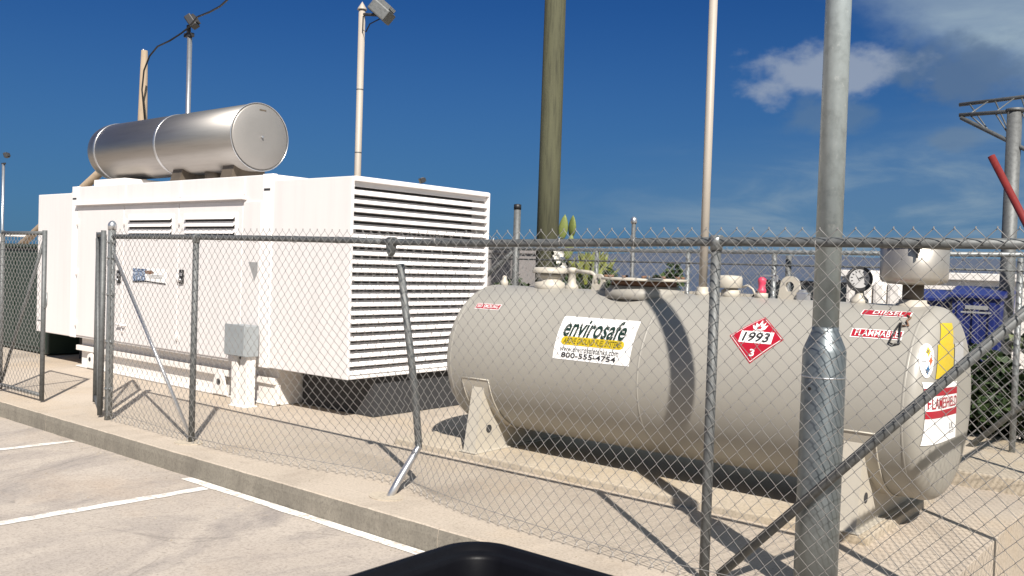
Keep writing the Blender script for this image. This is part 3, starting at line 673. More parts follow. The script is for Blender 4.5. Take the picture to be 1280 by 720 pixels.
# dial gauge
gx = -2.03
gg = fit('level_gauge', MB().lathe([(.062, -.02), (.058, .02), (.03, .05), (.026, .10)], (gx, TY, TT), n=18).lathe([(.025, .07), (.025, .12)], (gx, TY, TT), n=12), M['beige2'])
ctr = Vector((gx+.003, TY-.02, TT+.158)); fd = Vector((.32, -1, .12)).normalized(); rt_ = Vector((0, 0, 1)).cross(fd).normalized(); up_ = fd.cross(rt_)
def disc(r, o0, o1, n=30):
    m = MB(); vs = [ctr+rt_*(r*cos(2*pi*i/n))+up_*(r*sin(2*pi*i/n))+fd*o for o in (o0, o1) for i in range(n)]
    m.add(vs, [tuple(range(n-1, -1, -1)), tuple(range(n, 2*n))]+[(i, (i+1) % n, n+(i+1) % n, n+i) for i in range(n)]); return m
disc(.084, -.04, .012).build('gauge_case', M['black'], gg); disc(.063, .012, .0145).build('gauge_dial', M['notice'], gg)
m = MB(); fg = lambda u, v, o: ctr+rt_*u+up_*v+fd*o
for i in range(11):
    a = radians(225-27*i); p = [(cos(a)*.042, sin(a)*.042), (cos(a)*.056, sin(a)*.056)]; q = (-sin(a)*.003, cos(a)*.003)
    put_poly(m, [(p[0][0]-q[0], p[0][1]-q[1]), (p[1][0]-q[0], p[1][1]-q[1]), (p[1][0]+q[0], p[1][1]+q[1]), (p[0][0]+q[0], p[0][1]+q[1])], fg, .016)
put_poly(m, [(-.004, -.012), (.004, -.014), (-.03, .036)], fg, .0165); put_poly(m, [(-.006, .004), (.006, -.004), (.036, .024)], fg, .0165); m.build('gauge_needle', M['s_blk'], gg)
# spill bucket
bx_ = -1.69
sb = fit('spill_bucket', MB().lathe([(.05, .13), (.15, .135), (.198, .155), (.205, .18), (.207, .385), (.20, .39)], (bx_, TY, TT), n=40), M['ss_bucket'])
MB().lathe([(.065, -.02), (.065, .14)], (bx_, TY, TT), n=20).build('riser', M['soot'], sb)
MB().lathe([(.11, -.03), (.10, .012), (.085, .02), (.085, .04)], (bx_, TY, TT-.005), n=24).build('flange', M['beige2'], sb)
MB().lathe([(.205, .392), (.214, .394), (.214, .412), (.20, .42), (.1, .428), (0, .43)], (bx_, TY, TT), n=40).build('lid', M['steel'], sb)
MB().lathe([(.2085, .362), (.212, .364), (.212, .386), (.2085, .388)], (bx_, TY, TT), n=40).build('clamp_band', M['soot'], sb)
MB().bbox(bx_+.05, bx_+.10, TY-.235, TY-.20, TT+.355, TT+.415, .004).box(bx_+.07, bx_+.078, TY-.22, TY-.208, TT+.30, TT+.36).build('latch', M['black'], sb)

# ---- labels on the shell: u runs along the tank, v up its curve
def on_shell(x0, x1, t0, t1):
    def fn(u, v, o):
        th = radians(t0+(t1-t0)*v); return (x0+(x1-x0)*u, TY-(TR+o)*cos(th), TZ+(TR+o)*sin(th))
    return fn
fs_ = on_shell(-4.118, -3.434, 8.4, 41.7)
m = MB(); put_rect(m, (0, 0, 1, 1), fs_, .0025, nv=10); lb = m.build('maker_label', M['s_white'], tank)
m = MB(); put_rect(m, (.075, .315, .90, .505), fs_, .0045, nv=10, rnd=.06); m.build('yellow_band', M['s_yel'], lb)
m = MB(); put_text(m, 'envirosafe', (.075, .50, .885, .95), fs_, .0075, bold=.022, shear=.22, strips=10, spacing=1.0); m.build('lettering', M['s_green'], lb)
m = MB(); put_text(m, 'ABOVE GROUND FUEL SYSTEMS', (.11, .345, .865, .475), fs_, .0075, bold=.012, shear=.25, strips=4); m.build('lettering', M['s_olive'], lb)
m = MB(); put_text(m, 'www.envirosafetanks.com', (.085, .175, .855, .30), fs_, .0065, strips=4); m.build('lettering', M['s_blk'], lb)
m = MB(); put_text(m, '800-555-4754', (.115, .045, .83, .155), fs_, .0065, bold=.018, strips=4); m.build('lettering', M['s_blk'], lb)
def red_label(x0, x1, t0, t1, txt, rect, **k):
    fn = on_shell(x0, x1, t0, t1)
    m = MB(); put_rect(m, (0, 0, 1, 1), fn, .0025, nv=4); l = m.build('warning_label', M['s_white'], tank)
    m = MB(); put_rect(m, (.02, .09, .98, .91), fn, .004, nv=4); m.build('red_field', M['s_red'], l)
    m = MB(); put_text(m, txt, rect, fn, .0065, bold=.008, spacing=1.08, strips=4, **k); m.build('lettering', M['s_white'], l)
red_label(-5.072, -4.805, 42.4, 48.4, 'NO SMOKING', (.08, .2, .93, .8))
red_label(-1.925, -1.622, 61.8, 69.4, 'DIESEL', (.24, .2, .86, .82))
red_label(-1.928, -1.620, 41.8, 48.8, 'FLAMMABLE', (.09, .18, .93, .84))
# hazard placard
fd_ = on_shell(-2.525-.19, -2.525+.19, 35.9-17.5, 35.9+17.5)
def diamond(k): return [(.5+k*.5*cos(a), .5+k*.5*sin(a)) for a in (0, pi/2, pi, 3*pi/2)]
def put_diamond(m, k, o, k2=None):
    n = 8; rows = []
    for j in range(-n, n+1):
        v = j/n; wd = 1-abs(v); rows.append([(.5-k*.5*wd, .5+k*.5*v), (.5, .5+k*.5*v), (.5+k*.5*wd, .5+k*.5*v)])
    vs = [fd_(u, v, o) for r in rows for (u, v) in r]
    m.add(vs, [(3*i+c, 3*i+c+1, 3*i+4+c, 3*i+3+c) for i in range(2*n) for c in (0, 1)])
m = MB(); put_diamond(m, 1, .0025); pc = m.build('hazard_placard', M['s_red'], tank)
m = MB(); put_diamond(m, .945, .0038); m.build('white_border', M['s_white'], pc)
m = MB(); put_diamond(m, .915, .005); m.build('red_field', M['s_red'], pc)
m = MB(); put_rect(m, (.20, .385, .80, .625), fd_, .0063, nv=5); m.build('number_panel', M['s_white'], pc)
m = MB(); put_text(m, '1993', (.255, .405, .745, .605), fd_, .0085, bold=.022, shear=.12, strips=5); m.build('lettering', M['s_blk'], pc)
m = MB(); put_text(m, '3', (.455, .13, .545, .265), fd_, .008, bold=.02, strips=4); m.build('lettering', M['s_white'], pc); m = MB()
put_poly(m, [(.40, .68), (.36, .76), (.42, .74), (.41, .83), (.47, .77), (.50, .90), (.545, .78), (.585, .85), (.58, .74), (.64, .78), (.61, .68), (.55, .655), (.45, .655)], fd_, .0075)
m.build('flame_symbol', M['s_white'], pc)
m = MB(); put_poly(m, [(.40, .635), (.60, .635), (.60, .645), (.40, .645)], fd_, .0075); m.build('symbol_bar', M['s_white'], pc)
m = MB(); put_poly(m, [(.48, .68), (.455, .74), (.49, .72), (.505, .79), (.52, .72), (.55, .75), (.535, .68)], fd_, .0095); m.build('flame_core', M['s_red'], pc)
# black strap hanging over the flammable label, small hook above it
ft = on_shell(-1.70, -1.60, 36, 58)
fit('strap_loop', MB().tube([ft(u, v, .012) for u, v in ((.42, .85), (.30, .55), (.18, .14), (.45, .09), (.78, .14), (.60, .5), (.48, .86))], .006, 6), M['black'])
ft = on_shell(-1.645, -1.60, 52, 64)
fit('hook', MB().tube([ft(u, v, .01) for u, v in ((.1, .95), (.7, .75), (.4, .45), (.9, .1), (.1, .05))], .006, 6), M['brown'])
# ---- labels on the end: u runs +Y, v up
def on_head(u, v):           # where the sight line of a pixel meets the domed end
    d = ray(u, v); d = d/d.length; t = 5.0
    while t < 7.6:
        P = Vector((0, 0, HC))+d*t; r = sqrt((P.y-TY)**2+(P.z-TZ)**2)
        if r <= TR and P.x <= head_x(r): return (P.y, P.z)
        t += .001
def quad(tl, tr, bl, br):     # sticker patch from four corners, laid on the dome
    c = [on_head(*p) for p in (tl, tr, bl, br)]
    def fn(u, v, o):
        y = (c[2][0]*(1-u)+c[3][0]*u)*(1-v)+(c[0][0]*(1-u)+c[1][0]*u)*v; z = (c[2][1]*(1-u)+c[3][1]*u)*(1-v)+(c[0][1]*(1-u)+c[1][1]*u)*v
        def S(y, z): return Vector((head_x(sqrt((y-TY)**2+(z-TZ)**2)), y, z))
        p = S(y, z); e = .002; n = (S(y+e, z)-p).cross(S(y, z+e)-p).normalized(); return p+n*o
    return fn
def fan(m, pts, fn, o, mi=0, rings=5):       # filled outline cut into rings so it follows the dome
    cx = sum(p[0] for p in pts)/len(pts); cy = sum(p[1] for p in pts)/len(pts); n = len(pts)
    vs = [fn(cx, cy, o)]+[fn(cx+(p[0]-cx)*k/rings, cy+(p[1]-cy)*k/rings, o) for k in range(1, rings+1) for p in pts]
    fs = [(0, 1+i, 1+(i+1) % n) for i in range(n)]+[(1+k*n+i, 1+(k+1)*n+i, 1+(k+1)*n+(i+1) % n, 1+k*n+(i+1) % n) for k in range(rings-1) for i in range(n)]
    m.add(vs, fs, mi)
def ell(k=1., n=32): return [(.5+.5*k*cos(2*pi*i/n), .5+.5*k*sin(2*pi*i/n)) for i in range(n)]
cc = [on_head(1157, 430), on_head(1157, 473), on_head(1148, 451), on_head(1167, 451)]
def fe(u, v, o):
    y = (cc[2][0]+cc[3][0])/2+(u-.5)*(cc[3][0]-cc[2][0])+(v-.5)*(cc[0][0]-cc[1][0]); z = (cc[2][1]+cc[3][1])/2+(v-.5)*(cc[0][1]-cc[1][1])
    return Vector((head_x(sqrt((y-TY)**2+(z-TZ)**2)), y, z))+Vector((.6, -.75, .25)).normalized()*o
m = MB(); fan(m, ell(), fe, .005, rings=10); ov = m.build('round_sticker', M['s_white'], tank)
def star(cx, cy, r): return [(cx+r*cos(a)*abs(cos(a))**2, cy+r*sin(a)*abs(sin(a))**2) for a in [2*pi*i/32 for i in range(32)]]
for (cx, cy, k) in ((.52, .77, 's_yel'), (.70, .50, 's_orange'), (.50, .23, 's_blue')):
    m = MB(); fan(m, star(cx, cy, .20), fe, .0075, rings=5); m.build('emblem', M[k], ov)
m = MB(); fan(m, [(.10, .45), (.36, .45), (.36, .51), (.10, .51)], fe, .0075, rings=5); m.build('emblem', M['s_grey'], ov)
fy = quad((1174.5, 404), (1189, 404), (1173.5, 431), (1190.5, 430)); m = MB(); put_rect(m, (0, 0, 1, 1), fy, .005, nu=12, nv=14)
fy = quad((1171.5, 431), (1191.5, 430), (1168.5, 474), (1190, 468)); put_rect(m, (0, 0, 1, 1), fy, .005, nu=12, nv=14); m.build('yellow_sheet', M['s_yel'], tank)
fw = quad((1192.5, 429), (1203, 427), (1191.5, 466), (1203, 461)); m = MB(); put_rect(m, (0, 0, 1, 1), fw, .005, nu=10, nv=10); m.build('notice', M['notice'], tank)
ff = quad((1152, 478), (1195, 480-4), (1149.5, 557), (1193, 546))
m = MB(); put_rect(m, (0, 0, 1, 1), ff, .005, nu=28, nv=14); l = m.build('flame_label', M['s_white'], tank)
for v0, v1 in ((.785, .905), (.425, .545)): m = MB(); put_rect(m, (0, v0, 1, v1), ff, .0068, nu=28, nv=3); m.build('red_bar', M['s_red'], l)
m = MB(); put_text(m, 'FLAMESHIELD', (.03, .575, .98, .755), ff, .0090, bold=.008, strips=3, spacing=1.1); m.build('lettering', M['s_red'], l)
m = MB(); put_text(m, 'UL', (.70, .19, .88, .30), ff, .0075, strips=1)
for v_ in (.12, .15): put_rect(m, (.70, v_, .90, v_+.012), ff, .0075, nv=1)
o = m.build('lettering', M['s_grey'], l); o['kind'] = 'stuff'

# ================================================================ POLES AND LAMPS
pp = thing('lamp_post', 'thick galvanised steel pole with a wider sleeve at its foot, right of the tank middle', 'pole', (-1.617, 4.42, 0))
zs1, zs2 = ony(1025, 436, 4.42).z, ony(1025, 413, 4.42).z
MB().lathe([(.058, 6.5), (.0605, 3.5), (.063, zs2-.02)], (-1.617, 4.42, 0), n=32).build('pole', M['pole'], pp)
MB().lathe([(.064, zs2+.02), (.064, zs2), (.068, zs2-.01), (.097, zs1+.012), (.1035, zs1-.01), (.1045, .5), (.1045, .001)], (-1.617, 4.42, 0), n=32).build('sleeve', M['sleeve'], pp)
MB().lathe([(.1045, -.004), (.1070, 0), (.1045, .004)], (-1.617, 4.42, ony(1025, 470, 4.42).z), n=32).build('weld_ring', M['galv_b'], pp)
MB().lathe([(.009, 0), (.009, -.006)], (-1.645, 4.321, ony(1025, 484, 4.42).z), 'y', 10).build('bolt', M['black'], pp)
up_ole = thing('utility_pole', 'greenish weathered wooden utility pole behind the tank', 'utility pole', (-7.2, 9.5, 0))
MB().lathe([(.150, 0), (.143, 3), (.137, 6), (.132, 9)], (-7.21, 9.5, 0), n=28).build('pole', M['wood_g'], up_ole)
def flood(par, c, w, h, d, tilt, az_, mat=None):
    R_ = Matrix.Rotation(az_, 3, 'Z') @ Matrix.Rotation(tilt, 3, 'X'); c = Vector(c)
    def tr(m):
        m.v = [tuple(c+R_@Vector(v)) for v in m.v]; return m
    b = tr(MB().bbox(-w/2, w/2, -d/2, d/2, -h/2, h/2, min(w, h, d)*.12)).build('lamp_housing', mat or M['lampm'], par)
    tr(MB().box(-w*.44, w*.44, -d/2-.004, -d/2-.001, -h*.42, h*.42)).build('lamp_glass', M['glass'], b)
    for i in range(5):
        x = -w*.36+i*w*.18; tr(MB().box(x-w*.02, x+w*.02, d/2, d/2+d*.35, -h*.35, h*.35)).build('cooling_fin', mat or M['lampm'], b)
    return b
# pole with pointed cap behind the generator
LY = 8.6; a = ony(447, 215, LY); b = ony(454.5, 12, LY)
t = thing('floodlight_pole', 'pale pole with pointed cap and one big floodlight, rising behind the white generator', 'floodlight pole', (a.x, LY, 0))
MB().tube([(a.x, LY, 0), (a.x, LY, b.z)], .048, 16).build('pole', M['pipe'], t)
MB().lathe([(.07, 0), (.066, .015), (.0, .12)], (a.x, LY, b.z), n=16).build('pole_cap', M['pipe'], t)
for z in (3.15, 4.05): MB().lathe([(.0495, -.008), (.0495, .008)], (a.x, LY, z), n=16).build('cable_tie', M['galv_d'], t)
lc = ony(477, 15, LY)
flood(t, lc, .30, .30, .17, radians(50), radians(-60), M['galv_d'])
MB().tube([(a.x, LY, b.z-.06), (a.x+.1, LY, b.z-.08), lc+Vector((-.08, 0, -.03))], .022, 8).build('bracket', M['lampm'], t)
MB().tube([(a.x+.05, LY-.02, b.z-.1), (a.x+.07, LY-.04, b.z-.30), (a.x+.14, LY-.04, b.z-.34), (a.x+.22, LY-.04, b.z-.24), lc+Vector((-.02, -.02, -.1))], .009, 6).build('lamp_cable', M['black'], t)
# thin pole behind the silencer
a = ony(235, 140, LY); b = ony(236.5, 45, LY)
t = thing('floodlight_pole', 'thin galvanised pole with a dark lamp, behind the silencer middle, cable tied to it', 'floodlight pole', (a.x, LY, 0))
MB().tube([(a.x, LY, 0), (a.x, LY, b.z)], .043, 14).build('pole', M['galv_b'], t)
lc = ony(237, 37, LY); flood(t, ony(240, 27, LY), .22, .22, .12, radians(35), radians(-50)); MB().bbox(lc.x-.11, lc.x+.08, LY-.05, LY+.05, lc.z-.13, lc.z-.06, .01).box(lc.x-.05, lc.x-.01, LY-.03, LY+.03, lc.z-.06, lc.z+.08).build('bracket', M['lampm'], t)
hub = lc+Vector((-.06, -.07, .05))
# timber post and its prop
wy = 9.0; a = ony(178, 150, wy); b = ony(181.5, 63, wy)
t = thing('timber_post', 'weathered timber post behind the silencer with a long slanting prop', 'timber post', (a.x, wy, 0))
MB().tube([(a.x-.03, wy, 0), (a.x, wy, 3.5), (a.x+.02, wy, b.z)], [.13, .105, .06], 10).build('post', M['wood_b'], t)
MB().tube([(a.x+.035, wy-.03, b.z-.02), (a.x+.035, wy-.03, b.z+.02)], .02, 8).build('insulator', M['galv_b'], t)
q0, q1 = ony(130, 211, wy), ony(30, 303, wy); dq = (q1-q0); MB().tube([q0-dq*.42, q1+dq*.85], .085, 8).build('prop', M['wood_b'], t)
top = Vector((a.x+.06, wy-.06, b.z-.05))
# sagging black cable from post to pole and away overhead
cb = [ony(181, 150, wy-.15), ony(177.5, 112, wy-.15), ony(180, 88, wy-.15), ony(187, 70, wy-.14), ony(197, 58, wy-.2), ony(212, 51, LY-.2), ony(226, 42, LY-.1), ony(235, 35, LY-.09), ony(247, 21, LY-.2), ony(262, 15, LY-.4), ony(275, 8, LY-.6), ony(286, -2, LY-.8), ony(310, -25, LY-1.2), ony(360, -60, LY-2)]
tag(MB().tube(cb, .016, 8).build('cable', M['black']), 'black cable sagging from the timber post over the thin pole', 'cable')
# far left lamp
fy_ = 9.2; a = ony(3.5, 250, fy_); b = ony(5, 205, fy_)
t = thing('floodlight_pole', 'slim pole at the left edge of the picture with a small square floodlight', 'floodlight pole', (a.x, fy_, 0))
MB().tube([(a.x, fy_, 0), (a.x, fy_, b.z)], .035, 10).build('pole', M['galv_b'], t)
lc = ony(8, 194, fy_); flood(t, lc, .18, .12, .08, radians(20), radians(-40)); MB().box(a.x-.08, a.x+.1, fy_-.02, fy_+.02, b.z-.01, b.z+.03).build('bracket', M['lampm'], t)
# little lamp peeping over the generator
a = ony(526, 232, 9.4)
t = thing('floodlight_pole', 'small black floodlight peeping over the louvred generator end', 'floodlight pole', (a.x, 9.4, 0))
MB().tube([(a.x, 9.4, 0), (a.x, 9.4, a.z+.02)], .03, 10).build('pole', M['galv_d'], t); flood(t, (a.x+.02, 9.4, a.z+.075), .11, .08, .06, radians(20), radians(-30))
# short pipe far behind the fence
a = ony(792.5, 271, 11)
t = thing('standpipe', 'short slim pipe with a pale top, beyond the rear fence', 'pipe', (a.x, 11, 0)); MB().tube([(a.x, 11, 0), (a.x, 11, a.z-.08)], .03, 10).build('pipe', M['galv_d'], t)
MB().lathe([(.035, -.1), (.045, -.08), (.045, -.03), (.02, 0)], (a.x, 11, a.z), n=12).build('pipe_cap', M['galv_b'], t)

# ================================================================ GANTRY AT THE RIGHT
GYY = 10.6
a = ony(1263.5, 250, GYY); b = ony(1268, 137, GYY)
g = thing('truss_gantry', 'galvanised column carrying a tubular roof truss, at the right edge', 'truss', (a.x, GYY, 0))
MB().tube([(a.x, GYY, -.4), (a.x, GYY, b.z)], .072, 20).build('column', M['galv_d'], g)
MB().lathe([(.085, -.02), (.085, .01), (.0, .012)], (a.x, GYY, b.z), n=16).build('end_plate', M['galv_d'], g)
T0, T1 = ony(1199, 144, GYY-.02), ony(1280, 138, GYY-.02); U0, U1 = ony(1199, 131, GYY+.5), ony(1280, 121, GYY+.5); V0, V1 = ony(1201, 147, GYY-.02), ony(1280, 186, GYY-.02)
ex = 2.2; lerp = lambda p, q, k: p+(q-p)*k
for p, q, r in ((T0, T1, .022), (U0, U1, .022), (V0, V1, .022)): 
    MB().tube([p, lerp(p, q, 1+ex)], r, 10).build('chord', M['galv_d'], g)
for k in range(0, 8):
    f = .16+k*.40
    for (p, q, p2, q2) in ((T0, T1, V0, V1), (U0, U1, V0, V1), (T0, T1, U0, U1)):
        MB().tube([lerp(p, q, f), lerp(p2, q2, f+.3)], .008, 6).build('web_bar', M['galv_d'], g)
# red bar leaning across it
a, b = ony(1239, 195, GYY-.35), ony(1282, 278, GYY-.35); d = b-a
tag(MB().tube([a, a+d*((a.z+.45)/(a.z-b.z))], .036, 14).build('red_bar', M['red']), 'red painted bar slanting in front of the galvanised truss column', 'bar')

# ================================================================ BEHIND THE REAR FENCE
def bush(name, label, c, rx, ry, rz, n, leaf, mat, seed, cat='bush', group=None):
    rnd = random.Random(seed); t = thing(name, label, cat, (c[0], c[1], 0), group)
    m = MB(); cl = [(Vector((rnd.gauss(0, .45), rnd.gauss(0, .45), rnd.gauss(0, .42))), rnd.uniform(.22, .45)) for _ in range(16)]
    for _ in range(n):
        p0, rr = rnd.choice(cl); v = Vector((rnd.gauss(0, 1), rnd.gauss(0, 1), rnd.gauss(0, 1))).normalized()*rr*rnd.uniform(.6, 1.05)+p0
        p = Vector((c[0]+v.x*rx, c[1]+v.y*ry, c[2]+v.z*rz))
        if p.z < -.1: continue
        a = Vector((rnd.gauss(0, 1), rnd.gauss(0, 1), rnd.gauss(0, .6))).normalized(); b = a.orthogonal(); b.rotate(Matrix.Rotation(rnd.uniform(0, 6.28), 3, a)); s = leaf*rnd.uniform(.6, 1.3)
        m.add([p-a*s, p+b*s*.42, p+a*s, p-b*s*.42], [(0, 1, 2, 3)])
    m.build('foliage', mat, t, fix=False)
    st = MB()
    for i in range(5):
        an = i*1.3; st.tube([(c[0]+.05*cos(an), c[1]+.05*sin(an), -.1), (c[0]+rx*.3*cos(an), c[1]+ry*.3*sin(an), c[2]*.7), (c[0]+rx*.55*cos(an), c[1]+ry*.5*sin(an), c[2]+rz*.3)], [.018, .012, .005], 5)
    st.build('stems', M['wood_b'], t); return t
p = ony(1252, 485, 9.75)
bush('bush', 'dense dark green bush at the right, behind the rear fence', (p.x+.05, 9.65, .34), .85, .45, .56, 6200, .055, M['leaf'], 3)
bush('bush', 'dark green bush filling the gap between tank end and right bush', (p.x-.75, 9.75, .26), .6, .4, .52, 4000, .055, M['leaf'], 13)
bush('bush', 'dark green bush cut off by the right picture edge', (p.x+1.2, 9.7, .45), .85, .5, .6, 3600, .055, M['leaf'], 23)
p = ony(1266, 428, 9.75); bush('bush', 'pale grey green bush top beside the blue bins', (p.x+.12, 10.75, p.z-.1), .42, .3, .22, 1300, .05, M['leaf2'], 5)
for i, (px, py, s, lb) in enumerate(((706, 358, .26, 'low dark shrub at the foot of the cactus'), (762, 356, .26, 'dark shrub behind the tank manway, left of it'), (826, 348, .22, 'small dark rounded shrub behind the tank manway'), (640, 362, .2, 'low dark shrub left of the utility pole'))):
    p = ony(px, py, 9.35); bush('shrub', lb, (p.x, 9.35, p.z-.05), s*1.3, s, s*1.2, 700, .045, M['leaf'], 40+i, 'shrub')
# cactus: upright pads growing out of one another
ct = thing('cactus', 'green cactus with a few upright pads standing above the rear fence rail', 'cactus', (-6.3, 9.25, 0))
def pad_mesh():
    m = MB(); n, k = 12, 7; vs = [(0, 0, 0)]; 
    for i in range(1, k):
        t = i/k; w = sin(pi*t**.85)**.75
        for j in range(n): a = 2*pi*j/n; vs.append((.5*w*cos(a), .16*w*sin(a), t))
    vs.append((0, 0, 1)); fs = [(0, 1+(j+1) % n, 1+j) for j in range(n)]
    for i in range(k-2):
        for j in range(n): fs.append((1+i*n+j, 1+i*n+(j+1) % n, 1+(i+1)*n+(j+1) % n, 1+(i+1)*n+j))
    L_ = len(vs)-1; o = 1+(k-2)*n; fs += [(o+j, o+(j+1) % n, L_) for j in range(n)]
    m.add(vs, fs, 0, True); me = m.mesh('cactus_pad', M['cactus']); return me
pm = pad_mesh(); rc = random.Random(5)
for (px, py, w, h, rz) in ((702, 301, .10, .34, .4), (714, 298, .12, .30, -.3), (708, 326, .10, .34, .5)):
    p = ony(px, py, 9.2+rc.uniform(-.1, .12)); o = link(bpy.data.objects.new('cactus_pad', pm), ct)
    o.location = (p.x, p.y, p.z); o.rotation_euler = (rc.uniform(-.12, .12), rc.uniform(-.2, .2), rz); o.scale = (w*1.25, w*1.5, h)
MB().tube([(-6.3, 9.25, -.05), (-6.28, 9.22, .6), (-6.26, 9.22, 1.2), (-6.22, 9.2, 1.75)], [.12, .10, .07, .04], 10).build('trunk', M['cactus'], ct)
# a clump of long upright leaves beside it, each leaf a folded blade
def blade_mesh(bend):
    m = MB(); n = 7; vs = []
    for i in range(n+1):
        t = i/n; w = .5*sin(pi*min(1, .12+t*.88))**.7; y = bend*t*t; vs += [(-w, y-.10*w, t), (0, y+.22*w, t), (w, y-.10*w, t)]
    m.add(vs, [(3*i+k, 3*i+k+1, 3*i+4+k, 3*i+3+k) for i in range(n) for k in (0, 1)]); return m.mesh('leaf', M['blade'])
blades = [blade_mesh(b) for b in (.1, .3, .55)]
lp = thing('leafy_plant', 'loose yellow green plant with long upright leaves behind the tank, right of the wooden pole', 'plant', (-6.1, 9.3, 0))
a0, a1 = ony(704, 370, 9.25), ony(748, 370, 9.25)
for i in range(130):
    o = link(bpy.data.objects.new('leaf', rc.choice(blades)), lp); f = min(1.1, max(-.05, rc.gauss(.58, .24)))
    top = 1.86-.35*abs(f-.6)-rc.random()**1.6*.55; h = rc.uniform(.28, .55)
    o.location = (a0.x+(a1.x-a0.x)*f, 9.2+rc.uniform(0, .3), top-h); o.scale = (rc.uniform(.05, .085), h, h); o.rotation_euler = (rc.uniform(-.15, .25), rc.uniform(-.3, .3), rc.uniform(-1.8, 1.8))
for i in range(7):
    f = (i+.5)/7; x = a0.x+(a1.x-a0.x)*f; MB().tube([(x, 9.32, -.05), (x+rc.uniform(-.05, .05), 9.33, .7), (x+rc.uniform(-.1, .1), 9.33, 1.45)], [.02, .016, .008], 6).build('stem', M['cactus'], lp)
fl = MB(); 
for (px, py) in ((697, 314), (703, 317), (699, 325), (706, 333), (701, 338), (702, 344), (696, 320)):
    p = ony(px, py, 9.1)
    for k in range(6):
        a = k*1.05; d = Vector((cos(a), -.4, sin(a))); e = Vector((-sin(a), 0, cos(a)))
        fl.add([p, p+d*.035+e*.018, p+d*.055, p+d*.035-e*.018], [(0, 1, 2, 3)])
fl.build('flowers', M['petal'], ct, fix=False)
# walls far behind
w = thing('concrete_wall', 'plain grey concrete wall beyond the rear fence, left of the wooden pole', 'wall', (-12, 11.5, 0))
p0, p1 = ony(610, 345, 11.5), ony(674, 345, 11.5)
MB().bbox(p0.x-2.5, p1.x, 11.5, 11.7, -.5, 1.80, .01).build('wall', M['wall_c'], w); MB().bbox(p0.x-2.5, p1.x+.03, 11.47, 11.73, 1.802, 1.86, .01).build('coping', M['wall_c'], w)
w = thing('white_wall', 'long low white painted wall beyond the blue bins', 'wall', (-1, 13.5, 0))
p0, p1 = ony(1052, 345, 13.5), ony(1280, 345, 13.5); za = ony(1230, 342, 13.5).z
MB().bbox(p0.x, p1.x+6, 13.5, 13.72, -.5, za-.10, .01).build('wall', M['white2'], w); MB().bbox(p0.x-.03, p1.x+6, 13.44, 13.78, za-.098, za, .01).build('coping', M['white2'], w)
# cream block barriers left of the bucket
for i, (x0, x1, y0, lb) in enumerate(((1058, 1090, 337, 'cream block standing behind the dial gauge'), (1091, 1108, 352, 'cream block half hidden by the spill bucket, left one'), (1109, 1128, 352, 'cream block half hidden by the spill bucket, right one'))):
    a, b = ony(x0, y0, 10.6), ony(x1, y0, 10.6)
    m = MB().bbox(a.x, b.x, 10.6, 11.0, -.5, a.z, .04); tag(m.build('barrier_block', M['white2']), lb, 'barrier', 'cream blocks behind the rear fence')
# blue bins
def blue_bin(label, px0, px1, yy, pyt):
    a, b = ony(px0, pyt, yy), ony(px1, pyt, yy); z = a.z; x0, x1 = a.x, b.x; g0 = -.45
    t = thing('blue_bin', label, 'waste bin', ((x0+x1)/2, yy+.35, g0), 'blue bins behind the rear fence')
    q = .06
    vs = [(x0+q, yy+q, g0+.12), (x1-q, yy+q, g0+.12), (x1-q, yy+.75-q, g0+.12), (x0+q, yy+.75-q, g0+.12), (x0, yy, z-.12), (x1, yy, z-.12), (x1, yy+.75, z-.05), (x0, yy+.75, z-.05)]
    MB().add(vs, [(3, 2, 1, 0), (4, 5, 6, 7), (0, 1, 5, 4), (1, 2, 6, 5), (2, 3, 7, 6), (3, 0, 4, 7)]).build('body', M['blue'], t)
    MB().prism([(yy-.04, z-.12), (yy-.04, z-.09), (yy+.3, z), (yy+.8, z), (yy+.8, z-.05)], 'x', x0-.03, x1+.03).build('lid', M['blue'], t)
    for k in range(3): xx = x0+(x1-x0)*(k+.5)/3; MB().bbox(xx-.03, xx+.03, yy-.012, yy+.03, g0+.4, z-.16, .008).build('rib', M['blue'], t)
    m = MB(); xm = (x0+x1)/2; m.box(xm-.1, xm+.12, yy-.016, yy-.0135, z-.24, z-.20).box(xm-.14, xm+.15, yy-.016, yy-.0135, z-.28, z-.262); m.build('marking', M['s_grey'], t)
    for xx in (x0+.12, x1-.12):
        for y2 in (yy+.15, yy+.6): MB().lathe([(.07, -.02), (.07, .02)], (xx, y2, g0+.07), 'x', 14).build('wheel', M['black'], t)
    return t
blue_bin('dark blue lidded bin behind the spill bucket, left of its pair', 1136, 1187, 10.55, 361)
blue_bin('dark blue lidded bin with a grey marking, left of the truss column', 1191, 1252, 10.35, 357)
